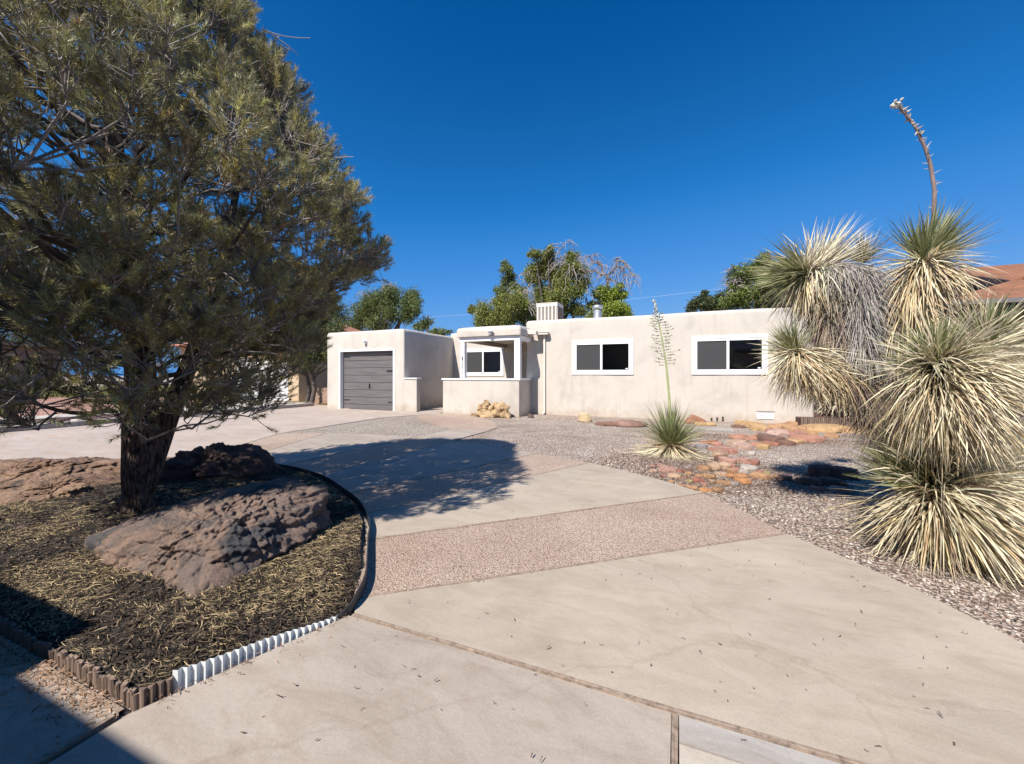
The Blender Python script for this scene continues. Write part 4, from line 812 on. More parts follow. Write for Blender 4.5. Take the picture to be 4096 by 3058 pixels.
# ================================================================== YUCCAS
GREEN = np.array([.20, .215, .095]); GREEN2 = np.array([.34, .335, .17]); STRAW = np.array([.74, .64, .45]); STRAW2 = np.array([.58, .45, .27]); GREY = np.array([.42, .375, .335]); DGREY = np.array([.17, .135, .12])
def frame_of(ax):
    ax = unit(np.asarray(ax, float)); u = unit(np.cross(ax, [.3, .7, .2])); return ax, u, np.cross(ax, u)
def leaves(c, ax, n, L, th, droop, col, wd=.0065, jit=.02, phi=None, k=7, curl=.0, spread_c=None, zmin=.012, twist=1.0):
    """n blades from point c, polar angles th=(lo,hi) degrees about axis ax"""
    ax, u, v = frame_of(ax); t = np.linspace(0, 1, k); a = np.radians(rng.uniform(th[0], th[1], n)) if not isinstance(th, np.ndarray) else th
    ph = rng.uniform(0, 2 * np.pi, n) if phi is None else np.radians(rng.uniform(phi[0], phi[1], n)); Ln = rng.uniform(.62, 1.1, n) * L * np.where(rng.random(n) < .08, .6, 1)
    d = ax * np.cos(a)[:, None] + (u * np.cos(ph)[:, None] + v * np.sin(ph)[:, None]) * np.sin(a)[:, None]
    d = unit(d + rng.normal(0, .07, (n, 3)))
    c0 = np.asarray(c)[None] + d * .02 + rng.normal(0, jit, (n, 3)) if np.ndim(c) == 1 else c + d * .02
    dr = np.asarray(droop) if np.ndim(droop) else rng.uniform(.4, 1.3, n) * droop
    # curved centreline: integrate a direction that turns downwards
    P = np.zeros((n, k, 3)); P[:, 0] = c0; cur = d.copy(); cv = rng.normal(0, curl, (n, 3))
    for i in range(1, k):
        cur = unit(cur + np.array([0, 0, -1.])[None] * (dr * 2.2 / (k - 1))[:, None] + cv / (k - 1)); P[:, i] = P[:, i - 1] + cur * (Ln / (k - 1))[:, None]
    low = P[:, :, 2] < zmin; P[:, :, 2] = np.where(low, zmin + rng.random((n, 1)) * .03, P[:, :, 2])
    W = rng.uniform(.75, 1.25, n)[:, None] * wd * np.interp(t, [0, .15, .6, 1], [.75, 1, .8, .08])[None]
    sd = unit(np.cross(d, unit(ax[None] * twist + rng.normal(0, .35, (n, 3)))))
    cols = (np.asarray(col)[None] if np.ndim(col) == 1 else col[rng.integers(0, len(col), n)]) * rng.uniform(.72, 1.22, (n, 1)) + rng.normal(0, .012, (n, 3))
    cols = cols.clip(.02, .8)[:, None, :] * np.interp(t, [0, .2, .85, 1], [.72, 1, 1.05, .8])[None, :, None]
    return strips(P, W, sd, cols, fold=.35)
def skirt(pts, n, L, col, out=.55, droop=1.0, wd=.005, curl=.25, k=6, phi=None):
    """dead leaves hanging along a stem polyline"""
    pts = np.asarray(pts, float); s = rng.random(n) * (len(pts) - 1); i = s.astype(int).clip(0, len(pts) - 2); c = pts[i] + (pts[i + 1] - pts[i]) * (s - i)[:, None]
    ph = rng.uniform(0, 2 * np.pi, n) if phi is None else np.radians(rng.uniform(*phi, n)); up = rng.uniform(-.5, .45, n); d = unit(np.c_[np.cos(ph) * out, np.sin(ph) * out, up * .6])
    Ln = rng.uniform(.55, 1.1, n) * L; P = np.zeros((n, k, 3)); P[:, 0] = c + d * .04; cur = d; cv = rng.normal(0, curl, (n, 3)); dr = rng.uniform(.6, 1.4, n) * droop
    for j in range(1, k):
        cur = unit(cur + np.array([0, 0, -1.])[None] * (dr * 2.6 / (k - 1))[:, None] + cv / (k - 1) * (1 if j % 2 else -.6)); P[:, j] = P[:, j - 1] + cur * (Ln / (k - 1))[:, None]
    P[:, :, 2] = np.maximum(P[:, :, 2], .015 + rng.random((n, 1)) * .03); t = np.linspace(0, 1, k)
    W = rng.uniform(.7, 1.3, n)[:, None] * wd * np.interp(t, [0, .5, 1], [1, .9, .15])[None]; sd = unit(np.cross(d, rand_dirs(n)))
    cols = (np.asarray(col)[None] * rng.uniform(.6, 1.3, (n, 1)) + rng.normal(0, .015, (n, 3))).clip(.02, .75)
    return strips(P, W, sd, cols, fold=.3)
def stem_part(parent, name, pts, r, c=(.12, .09, .075)):
    v, f, cc = tubes_np([(np.array(pts, float), np.array(r, float), c)], 10); return np_mesh(name, v, f, M['twig'], parent, cc, True)
toX = lambda r, u, t_: RT * r + np.array([0, 0, u]) - FW * t_       # right, up, towards the viewer
ty = tag(empty('tall_yucca', tuple(gnd(3720, 2140))), 'tall many headed shaggy yucca with straw skirts and one dead flower stalk', 'yucca')
def head(nm, parts): v, f, c = merge(parts); return np_mesh(nm, v, f, M['blade'], ty, c)
base = at(3720, 2060, 3.45); base[2] = .0
H = dict(h1=at(3693, 1050, 3.75), h2=at(3225, 1094, 4.15), h9=at(3262, 1090, 4.3), h8=at(3450, 1050, 4.5), h3=at(3180, 1412, 4.0), h4=at(3748, 1475, 2.95), h5=at(3935, 1385, 3.35), h7=at(4170, 1640, 3.3), h6=at(3745, 1968, 3.15))
n1 = at(3590, 1380, 3.85); n2 = at(3470, 1340, 4.1); n3 = at(3560, 1700, 3.85); n4 = at(3760, 1740, 3.4); n5 = at(3960, 1620, 3.6)
T = [([base, n3, n1, H['h1']], [.13, .11, .085, .06]), ([n3, n2, at(3420, 1090, 4.1)], [.11, .10, .08]), ([at(3420, 1090, 4.1), at(3330, 1070, 4.15), H['h2']], [.08, .07, .05]),
     ([n3, at(3380, 1530, 4.0), H['h3']], [.09, .07, .05]), ([base, n4, H['h4']], [.12, .11, .06]), ([n4, n5, H['h5']], [.10, .08, .05]), ([n4, at(4050, 1800, 3.4), H['h7']], [.1, .09, .06])]
for p, r in T: stem_part(ty, 'stem', p, r)
up = np.array([0, 0, 1.])
mixc = lambda n, a, b, f=.5: np.where(rng.random((n, 1)) < f, a, b)
# topmost head
head('leaf_head', [leaves(H['h1'], toX(.42, 1, .05), 430, .52, (2, 60), .05, mixc(430, GREEN, GREEN2), .0058), leaves(H['h1'], up, 190, .50, (62, 100), .25, STRAW, .0058)])
head('dead_leaf_skirt', [leaves(H['h1'], toX(-.25, 1, 0), 330, .60, (88, 140), .55, mixc(330, STRAW, STRAW2), .006, curl=.35), skirt([H['h1'], at(3640, 1200, 3.8), n1], 900, .62, STRAW2, .6, .85, .0055, .4), skirt([at(3600, 1300, 3.85), n1, at(3560, 1500, 3.9)], 300, .45, DGREY, .4, .9)])
# left upper head, leaning left
head('leaf_head', [leaves(H['h2'], toX(-1, .12, .1), 420, .52, (2, 52), .06, mixc(400, GREEN2, GREEN2 * 1.15), .0056), leaves(H['h2'], toX(-.5, .8, .1), 130, .50, (25, 80), .1, STRAW * .95, .0056)])
head('dead_leaf_skirt', [skirt([H['h2'], at(3280, 1085, 4.15), at(3340, 1100, 4.15)], 620, .62, STRAW, .38, .95, .0056, .15), leaves(H['h2'], toX(-.1, -1, .1), 200, .55, (5, 50), .2, STRAW2, .0055)])
head('leaf_head', [leaves(H['h9'], toX(.75, .75, 0), 220, .60, (3, 38), .05, STRAW * .92, .0050), leaves(H['h9'], up, 60, .55, (4, 50), .05, STRAW * 1.05, .005)])
head('leaf_head', [leaves(H['h8'], up, 170, .36, (2, 70), .06, mixc(170, GREEN2, STRAW * .8), .005)])
# grey thatch between them
head('grey_thatch', [skirt([at(3350, 1075, 3.95), at(3440, 1075, 3.95), at(3440, 1200, 3.9), at(3440, 1330, 3.9), at(3460, 1420, 3.9)], 3300, .40, GREY, .66, .8, .0034, .75), skirt([at(3400, 1250, 4.1), n2, at(3500, 1560, 4.0)], 700, .5, DGREY, .45, .9, .0045)])
head('dead_leaf_skirt', [skirt([at(3300, 1180, 4.1), at(3320, 1320, 4.1), at(3400, 1430, 4.05)], 900, .45, np.array([.34, .26, .19]), .5, .85, .005, .5), skirt([at(3560, 1350, 4.0), at(3560, 1560, 3.95)], 500, .5, np.array([.24, .18, .14]), .5, .9, .005, .5)])
# lower left head
head('leaf_head', [leaves(H['h3'], toX(-.62, .9, .1), 230, .33, (2, 58), .05, mixc(230, GREEN, GREEN2), .0045), leaves(H['h3'], toX(-1, .0, .3), 90, .38, (10, 60), .1, STRAW, .0045)])
head('dead_leaf_skirt', [leaves(H['h3'], toX(.25, -.8, .45), 620, .56, (5, 75), .28, mixc(620, STRAW, STRAW2), .005, curl=.3), skirt([H['h3'], at(3290, 1470, 4.0), at(3400, 1540, 4.0)], 620, .52, STRAW2 * .9, .6, .75, .005, .25), leaves(at(3290, 1450, 4.0), toX(.9, .25, .2), 130, .45, (5, 45), .35, STRAW, .005)])
# big near head on the right
head('leaf_head', [leaves(H['h4'], toX(.05, 1, .1), 220, .37, (2, 50), .05, mixc(250, GREEN, GREEN2), .0062), leaves(H['h4'], toX(-.3, .9, 0), 300, .46, (28, 92), .16, mixc(330, STRAW * .9, GREEN2), .0055)])
head('dead_leaf_skirt', [leaves(H['h4'], toX(.08, -.15, .8), 560, .66, (15, 88), .42, STRAW, .0066, curl=.3), leaves(H['h4'] - up * .12, toX(.1, -.5, .6), 620, .66, (5, 80), .40, mixc(620, STRAW, STRAW2), .0064, curl=.3), skirt([H['h4'], at(3755, 1580, 3.05), n4], 900, .62, STRAW2 * .85, .6, .85, .0055), skirt([n4, at(3740, 1850, 3.4)], 350, .5, DGREY, .5, .9)])
# right upper head
head('leaf_head', [leaves(H['h5'], toX(.15, 1, 0), 170, .42, (2, 55), .03, mixc(260, GREEN, GREEN2), .0075), leaves(H['h5'], toX(-.6, .8, 0), 90, .46, (5, 60), .15, STRAW * .85, .0052)])
head('dead_leaf_skirt', [leaves(H['h5'], toX(.9, .25, .2), 260, .62, (3, 45), .25, STRAW, .006), skirt([H['h5'], at(3960, 1480, 3.45), n5, at(3900, 1700, 3.5)], 1300, .50, STRAW * .72, .7, .7, .0042, .6)])
head('grey_thatch', [skirt([at(4060, 1480, 3.4), H['h7'], at(4100, 1780, 3.4), at(4000, 1950, 3.4)], 2400, .45, GREY * 1.25, .75, .65, .0036, .7)])
head('leaf_head', [leaves(H['h7'], toX(.5, .8, .2), 200, .5, (2, 70), .2, STRAW, .006)])
head('grey_thatch', [skirt([at(3330, 1500, 4.0), at(3450, 1560, 3.95), n3, at(3640, 1850, 3.6)], 1500, .42, np.array([.20, .15, .12]), .55, .8, .0045, .6)])
# basal head whose straw lies on the gravel
head('leaf_head', [leaves(H['h6'], toX(-.85, .5, .1), 260, .66, (2, 30), .03, mixc(260, GREEN, GREEN2), .006), leaves(H['h6'], toX(-.5, .2, .5), 120, .50, (20, 60), .22, STRAW * .9, .0058), leaves(H['h6'], toX(.5, .7, -.3), 120, .40, (5, 50), .05, GREEN * .8, .005)])
phi_all = None
head('dead_leaf_skirt', [leaves(H['h6'], toX(.1, .0, 1), 760, .84, (18, 92), .42, STRAW, .0085, .03), leaves(H['h6'] - up * .10, toX(.3, -.2, 1), 520, .80, (5, 95), .35, mixc(520, STRAW, STRAW2), .0075, .03), leaves(H['h6'] - up * .12, up, 420, .72, (80, 110), .3, STRAW2 * .85, .0065)])
# dead flower stalk
sp = [H['h1'] + up * .05, at(3735, 870, 3.75), at(3738, 760, 3.75), at(3722, 660, 3.75), at(3700, 590, 3.75), at(3660, 505, 3.75), at(3620, 455, 3.75), at(3584, 418, 3.75)]
sk = stem_part(ty, 'flower_stalk', sp, [.020, .018, .016, .015, .014, .012, .011, .008], (.24, .17, .15))
sg = []; spn = np.array(sp)
for q in range(58):
    t = 1.3 + 5.7 * (q / 57) ** .75; i = min(int(t), 6); p = spn[i] + (spn[i + 1] - spn[i]) * (t - i); d = unit(rand_dirs(1)[0] + np.array([0, 0, .5])); L = rng.uniform(.03, .075) * (1 if t < 5 else .75)
    sg.append((np.array([p, p + d * L * .5, p + d * L]), [.007 if t > 4.5 else .004, .009 if t > 4.5 else .0035, .0012], np.array([.62, .54, .44]) * rng.uniform(.6, 1.1)))
for q in range(16):
    p = spn[-1] + rng.normal(0, .018, 3); d = unit(rng.normal(size=3)); sg.append((np.array([p - d * .016, p, p + d * .016]), [.004, .014, .004], (.72, .66, .55)))
v, f, c = tubes_np(sg, 5); np_mesh('dry_bracts', v, f, M['twig'], sk, c)

def yucca(name, c, label, Lg, Ls, ng, ns, wd, g1=GREEN, thg=(2, 66)):
    r = tag(empty(name, (float(c[0]), float(c[1]), 0)), label, 'yucca'); c = np.array([c[0], c[1], c[2]])
    v, f, cc = leaves(c, up, ng, Lg, thg, .06, mixc(ng, g1, g1 * 1.5), wd); np_mesh('leaf_head', v, f, M['blade'], r, cc)
    v, f, cc = merge([leaves(c, up, ns, Ls, (90, 118), .34, STRAW, wd), leaves(c, up, ns // 3, Ls * .9, (66, 92), .15, STRAW2, wd)]); np_mesh('dead_leaf_skirt', v, f, M['blade'], r, cc)
    stem_part(r, 'stem', [(c[0], c[1], 0), (c[0], c[1], c[2] + .04)], [.09, .07]); return r
sc_ = at(2684, 1785, 7.05)
sy = yucca('small_yucca', sc_, 'small round yucca with tall flowering stalk in the gravel before the house', .80, .84, 430, 480, .0068)
pts_ = [sc_ + up * .05, at(2679, 1620, 7.05), at(2673, 1545, 7.05), at(2665, 1460, 7.05), at(2655, 1400, 7.05), at(2643, 1330, 7.05), at(2630, 1270, 7.05), at(2615, 1202, 7.05)]
fs_ = stem_part(sy, 'flower_stalk', pts_, [.022, .02, .019, .016, .013, .011, .011, .005], (.36, .40, .17))
sg = []; pn = np.array(pts_)
for q in range(38):
    t = 3 + 3.5 * q / 38; i = min(int(t), 6); p = pn[i] + (pn[i + 1] - pn[i]) * (t - i); lr = RT * (1 if q % 2 else -1) * rng.uniform(.5, 1) + FW * rng.uniform(-.7, .7); L = rng.uniform(.14, .30) * np.interp(t, [3, 4, 5.5, 6.5], [.6, 1, .8, .3])
    tt = np.linspace(0, 1, 5); P = p + np.outer(tt * L, unit(lr)) + np.outer(.32 * L * tt ** 1.7 - .04 * tt, up); sg.append((P, np.linspace(.004, .0025, 5), (.33, .34, .17)))
    for b in range(7):
        u = rng.uniform(.25, 1); pp = P[0] + (P[-1] - P[0]) * u; pp = np.array([np.interp(u, tt, P[:, j]) for j in range(3)]) + rng.normal(0, .006, 3); d = unit(rng.normal(size=3)); sg.append((np.array([pp - d * .012, pp, pp + d * .012]), [.003, .0085, .003], np.array([.26, .25, .14]) * rng.uniform(.7, 1.3)))
v, f, c = tubes_np(sg, 4); np_mesh('flower_branches', v, f, M['twig'], fs_, c); sg = []
for q in range(130):
    t = rng.uniform(5.7, 7); i = min(int(t), 6); p = pn[i] + (pn[i + 1] - pn[i]) * (t - i); d = unit(rng.normal(size=3) + up); w__ = .035 * (7.15 - t) + .012; p = p + rng.normal(0, w__ * .45, 3); sg.append((np.array([p, p + d * .015, p + d * .032]), [.006, .010, .002], np.array([.58, .60, .58]) * rng.uniform(.7, 1.15)))
v, f, c = tubes_np(sg, 4); np_mesh('pale_buds', v, f, M['twig'], fs_, c)
yc = onY(3352, 1606, 13.9); yucca('corner_yucca', (yc[0], yc[1], .70), 'small yucca in the log edged bed at the house corner, behind the tall yucca', .5, .75, 160, 260, .011, GREEN2)
# log edged bed by the house corner
a0 = onY(3204, 1700, 12.75); le = tag(empty('log_edging', (float(a0[0]), 12.75, 0)), 'grey split log edging round the raised bed at the house corner', 'edging'); x = float(a0[0]); r_ = random.Random(9)
while x < a0[0] + 2.6:
    w_ = r_.uniform(.035, .06); lean = (r_.uniform(-.01, .01), r_.uniform(-.01, .01)); stake(le, x + w_ / 2, 12.76 + .12 * (x - a0[0]), w_, .03, .27 - .02 * (x - a0[0]) + r_.uniform(-.015, .015), 0, M['timber']); x += w_
struct(MB().prism([(float(a0[0]) + .02, 12.79), (float(a0[0]) + 2.6, 13.1), (float(a0[0]) + 2.6, 15), (3.56, 15), (3.56, 13.37), (float(a0[0]) + .02, 13.37)], -.02, .23).build('planting_bed', M['red_mulch']))

# ================================================================== NEIGHBOURING HOUSES
M['shingle'] = None
m, n, l, b = mat('brown_shingles'); v = coords(n, l)
br_ = n.new('ShaderNodeTexBrick'); br_.inputs['Scale'].default_value = 1; br_.inputs['Brick Width'].default_value = .3; br_.inputs['Row Height'].default_value = .13; br_.inputs['Mortar Size'].default_value = .008
br_.inputs['Color1'].default_value = (.30, .128, .060, 1); br_.inputs['Color2'].default_value = (.235, .10, .048, 1); br_.inputs['Mortar'].default_value = (.13, .06, .04, 1); l.new(v, br_.inputs['Vector'])
col = mix(n, l, br_.outputs[0], ramp(n, l, ntex(n, l, v, 1.5, 5), [(.3, (.8, .8, .8)), (.7, (1.15, 1.12, 1.1))]), 1, 'MULTIPLY'); l.new(col, b.inputs['Base Color']); b.inputs['Roughness'].default_value = .9
bump(n, l, b, [(br_.outputs[1], -.5, .02)]); M['shingle'] = m
M['fascia'] = plain('dark_brown_fascia', (.075, .05, .045), .6); M['maroon'] = plain('maroon_wall', (.10, .045, .038), .8); M['tan'] = stucco('tan_stucco', (.56, .42, .27)); M['brown_wall'] = stucco('brown_stucco', (.32, .21, .15))
nr_ = tag(empty('shingle_roof_house', (5.25, 10.75, 0)), 'dark walled house with brown shingle roof beyond the tall yucca', 'house')
MB().box(5.25, 19, 10.75, 19.3, 0, 2.78).build('wall', M['maroon'], nr_)
XE, YE, ez, rz_, XG = 4.64, 10.08, 2.785, 4.36, 6.71; sl = .32; YG2 = YE + XG - XE; zg = ez + sl * (XG - XE); t_ = .09; XW = 7.35
def slope(name, poly, mt):
    up_ = [Vector(p) for p in poly]; n_v = (up_[1] - up_[0]).cross(up_[2] - up_[0]).normalized(); n_v = n_v if n_v.z > 0 else -n_v
    lo = [p - n_v * t_ for p in up_]; k = len(poly); return MB().add(up_ + lo, [tuple(range(k)), tuple(range(k, 2 * k))[::-1]] + [(i, (i + 1) % k, k + (i + 1) % k, k + i) for i in range(k)]).build(name, mt, nr_)
slope('roof', [(XE, YE, ez), (19, YE, ez), (19, 15, rz_), (XG, 15, rz_), (XG, YG2, zg)], M['shingle'])
slope('roof', [(XE, 30 - YE, ez), (19, 30 - YE, ez), (19, 15, rz_), (XG, 15, rz_), (XG, 30 - YG2, zg)], M['shingle'])
slope('roof', [(XE, YE + .01, ez), (XG, YG2 + .01, zg), (XW, YG2 + .01, zg + sl * (XW - XG)), (XW, 29.99 - YG2, zg + sl * (XW - XG)), (XG, 29.99 - YG2, zg), (XE, 29.99 - YE, ez)], M['shingle'])
MB().add([(XW, YG2, zg - .1), (XW, 30 - YG2, zg - .1), (XW, 15, rz_ - .1), (XW + .1, YG2, zg - .1), (XW + .1, 30 - YG2, zg - .1), (XW + .1, 15, rz_ - .1)], [(0, 1, 2), (3, 4, 5), (0, 1, 4, 3), (1, 2, 5, 4), (2, 0, 3, 5)]).build('gable', M['fascia'], nr_)
for sg_ in (1, -1):
    ya, yb = 15 - sg_ * (15 - YG2), 15; MB().add([(XG - .05, ya, zg - .16), (XG - .05, yb, rz_ - .20), (XG - .05, yb, rz_ + .01), (XG - .05, ya, zg + .01), (XG - .005, ya, zg - .16), (XG - .005, yb, rz_ - .20), (XG - .005, yb, rz_ + .01), (XG - .005, ya, zg + .01)], [(0, 1, 2, 3), (4, 5, 6, 7), (0, 1, 5, 4), (2, 3, 7, 6), (3, 0, 4, 7), (1, 2, 6, 5)]).build('fascia', M['fascia'], nr_)
MB().box(XE - .02, 19, YE - .07, YE + .01, ez - .20, ez - .01).build('fascia', M['fascia'], nr_); MB().box(XE - .05, XE - .01, YE + .02, 19.9, ez - .20, ez - .02).build('fascia', M['fascia'], nr_)
MB().box(XE - .08, 19, YE - .18, YE - .075, ez - .10, ez - .02).build('gutter', plain('grey_gutter', (.17, .155, .15), .5), nr_)
MB().box(XE + .03, 19, YE + .03, 10.74, ez - .19, ez - .15).build('soffit', M['fascia'], nr_)
# tan neighbour with white garage door
nl_ = tag(empty('tan_house', (-18, 14.7, 0)), 'tan house with white garage door and red roof seen under the pine', 'house')
adobe('wall', (-28, -17.95, 14.7, 24, -.05, 3.1), nl_, [(-23.0, -18.7, 14.5, 14.95, -.1, 2.35)], m=M['tan'], rt=0, rv=.02)
gd2 = MB(); z = .02
while z < 2.25: gd2.box(-22.98, -18.72, 14.86, 14.9, z, z + .095); z += .105
gd2.build('garage_door', M['white'], nl_)
MB().add([(-28.6, 14.1, 3.12), (-17.4, 14.1, 3.12), (-17.4, 24.5, 3.12), (-28.6, 24.5, 3.12), (-24.5, 19.2, 4.6), (-19.6, 19.2, 4.6)], [(0, 1, 5, 4), (1, 2, 5), (2, 3, 4, 5), (3, 0, 4), (0, 3, 2, 1)]).build('roof', plain('red_roof', (.40, .17, .11), .85, sc=3), nl_)
adobe('low_wall', (-15.75, -13.56, 13.7, 13.9, -.05, .80), tag(empty('garden_wall', (-14.6, 13.8, 0)), 'low shaded garden wall left of the garage', 'wall'), m=M['brown_wall'], rt=0, rv=.01)
bh = tag(empty('brown_house', (-44, 9, 0)), 'brown stucco house at the far left beyond the red gravel', 'house')
adobe('wall', (-52, -38, 4, 13.1, .1, 3.2), bh, m=M['brown_wall'], cell=1.5); MB().box(-52.5, -37.5, 3.6, 13.5, 3.2, 3.4).build('roof', M['strip'], bh)
c = gnd(12, 1655, .12); pb = MB().prism([(c[0] - .5, c[1] - .3), (c[0] + .35, c[1] - .3), (c[0] + .35, c[1] + .3), (c[0] - .5, c[1] + .3)], .12, .30).box(c[0] - .55, c[0] + .4, c[1] - .35, c[1] + .35, .30, .34).build('planter_box', M['brown_wall']); tag(pb, 'low brown planter box on the red gravel at far left', 'planter')
c = gnd(316, 1690, .1); mk_ = MB().prism([(c[0] - .3, c[1] - .06), (c[0] + .06, c[1] - .06), (c[0] + .06, c[1] + .06), (c[0] - .3, c[1] + .06)], .1, .17).build('walk_divider', M['conc_c'], bevel=.01); tag(mk_, 'short pale concrete kerb block across the mulch strip end', 'kerb')
MB_ = tag(MB().box(-19.2, -15.8, 13.25, 13.4, 0, .13).build('timber_step', M['strip'], bevel=.02), 'dark timber edging before the white garage drive', 'edging')
# garden-side building behind the viewer, whose roof shades the lower left corner
hb = tag(empty('building_behind_viewer', (-2, -4, 0)), 'tan building behind the viewer that shades the lower left corner', 'house')
MB().box(-12, 9, -9, -2.5, 0, 2.8).build('wall', M['tan'], hb); MB().box(-12.5, -3.37, -9.3, -1.40, 2.81, 3.0).box(-3.37, 9.4, -9.3, -1.735, 2.811, 3.0).build('roof', M['fascia'], hb)

# ================================================================== TREES BEYOND
def broadleaf(name, label, base, clumps, nleaf, lc, size=.085, twigs=(), seed=1, trunk_r=.16, group='trees behind the houses', bare=0):
    r = tag(empty(name, tuple(base)), label, 'tree', group); base = np.array(base, float); segs = []
    top = np.mean([c[0] for c in clumps], 0); fork = base + (top - base) * .45; fork[0] = base[0] + (top[0] - base[0]) * .3
    v, f, c = tubes_np([(np.array([base, base + (fork - base) * .5 + rng.normal(0, .1, 3), fork]), [trunk_r, trunk_r * .85, trunk_r * .7], (.10, .08, .07))], 9); np_mesh('trunk', v, f, M['twig'], r, c, True)
    for cc, rad in clumps:
        mid = (fork + cc) / 2 + rng.normal(0, .25, 3); segs.append((np.array([fork, mid, cc]), [trunk_r * .5, trunk_r * .33, trunk_r * .12], (.10, .08, .07)))
        for q in range(int(8 + rad * 8)):
            d = rand_dirs(1)[0] * np.array([1, 1, .8]); e = cc + d * rad * rng.uniform(.6, 1.05); m_ = (cc + e) / 2 + rng.normal(0, .1 * rad, 3); segs.append((np.array([cc + rng.normal(0, .1, 3), m_, e]), [trunk_r * .14, .018, .008], np.array([.15, .125, .11]) * rng.uniform(.7, 1.3)))
    for (cc, rad, n_, down) in twigs:
        for q in range(int(n_ * .6)):
            d = rand_dirs(1)[0]; s0 = cc + d * rad * .35; t = np.linspace(0, 1, 5); L = rad * rng.uniform(.5, 1.1); P = s0 + np.outer(t * L, d * np.array([1, 1, .6])); P[:, 2] += (-down * t ** 2 + .15 * t) * L; P[1:] += rng.normal(0, .05 * rad, (4, 3)); segs.append((P, np.linspace(.022, .007, 5), np.array([.36, .31, .28]) * rng.uniform(.6, 1.2)))
    v, f, c = tubes_np(segs, 4); np_mesh('branches', v, f, M['twig'], r, c)
    vol = np.array([rad ** 2.2 for _, rad in clumps]); ns = (nleaf * vol / vol.sum()).astype(int); Pl = []
    for (cc, rad), n_ in zip(clumps, ns):
        sub = 5 + int(rad * 7); sc = cc + rand_dirs(sub) * (rng.random((sub, 1)) ** .45) * rad * .82 * np.array([1, 1, .85]); k = rng.integers(0, sub, n_); p = sc[k] + rng.normal(0, 1, (n_, 3)) * rad * .24; Pl.append(p)
    P = np.concatenate(Pl); n_ = len(P); a = rand_dirs(n_); b_ = unit(np.cross(a, rand_dirs(n_))); s_ = size * rng.uniform(.6, 1.3, (n_, 1)); V = np.stack([P - a * s_ * .5, P + b_ * s_ * .28, P + a * s_ * .5, P - b_ * s_ * .28], 1).reshape(-1, 3)
    cl_ = np.array(lc)[None] * rng.uniform(.6, 1.45, (n_, 1)); yl = rng.random(n_) < .15; cl_[yl] *= (1.35, 1.15, .8); np_mesh('foliage', V, np.arange(n_ * 4).reshape(-1, 4), M['leaf'], r, np.repeat(cl_.clip(.01, .5), 4, 0)); return r
def cl(L, Y):
    o = []
    for px, py, rp in L: d = Y / (FW[1] + RT[1] * (px - 2048) / F); o.append((onY(px, py, Y) + np.array([0, rng.uniform(-.8, .8), 0]), rp / F * d))
    return o
OL = (.20, .225, .06); LG = (.24, .30, .05); DG = (.08, .10, .045); GG = (.16, .20, .075)
Y = 25; b = onY(2210, 1500, Y); b[2] = 0
broadleaf('broadleaf_tree', 'tall half bare green tree behind the rooftop cooler', b, cl([(2180, 1050, 55), (2130, 1085, 55), (2230, 1100, 60), (2290, 1080, 55), (2170, 1180, 60), (2260, 1180, 60), (2320, 1150, 50), (2310, 1230, 45), (2230, 1250, 45), (2195, 1010, 28), (2145, 1020, 28), (2290, 1025, 28), (2060, 1185, 45), (2390, 1280, 40)], Y), 52000, OL, .12,
          [(c, r_ * 1.5, 60, .9) for c, r_ in cl([(2300, 1070, 60), (2120, 1120, 60), (2240, 1060, 60), (2330, 1160, 50), (2100, 1200, 50), (2260, 1000, 50)], Y)], trunk_r=.28)
Y = 23; b = onY(2000, 1500, Y); b[2] = 0
broadleaf('broadleaf_tree', 'low rounded dense green tree behind the porch roof', b, cl([(1960, 1270, 62), (2030, 1270, 62), (2100, 1270, 62), (1910, 1300, 38), (2020, 1215, 45), (2090, 1225, 50), (1890, 1235, 22), (2130, 1300, 45)], Y), 38000, OL, .11,
          [(c, r_ * 1.3, 70, .8) for c, r_ in cl([(2090, 1190, 50), (2110, 1240, 50), (1990, 1210, 30)], Y)])
Y = 27; b = onY(2030, 1500, Y); b[2] = 0
broadleaf('broadleaf_tree', 'slim upright bluish green tree between rounded tree and half bare tree', b, cl([(2035, 1080, 28), (2050, 1110, 26), (2030, 1130, 30), (2010, 1165, 32), (2060, 1160, 30), (2000, 1200, 32)], Y), 8000, GG, .13)
Y = 26; b = onY(2420, 1500, Y); b[2] = 0
broadleaf('broadleaf_tree', 'bright green bushy tree right of the flue with a bare top', b, cl([(2400, 1180, 38), (2440, 1190, 40), (2430, 1240, 45), (2480, 1240, 40), (2500, 1265, 30), (2370, 1225, 30), (2480, 1150, 18), (2490, 1180, 22)], Y), 28000, LG, .12,
          [(c, r_ * 1.2, 22, .9) for c, r_ in cl([(2430, 1080, 60), (2470, 1080, 60), (2500, 1110, 50), (2380, 1090, 45)], Y)])
bt = tag(empty('bare_tree', tuple(onY(2440, 1500, 26.5))), 'bare dead treetop rising above the bright green tree', 'tree', 'trees behind the houses'); q = lambda px, py: onY(px, py, 26.5)
sg = [(np.array([q(2440, 1500), q(2436, 1250), q(2432, 1150), q(2428, 1105)]), [.2, .14, .12, .08], (.07, .055, .05))]
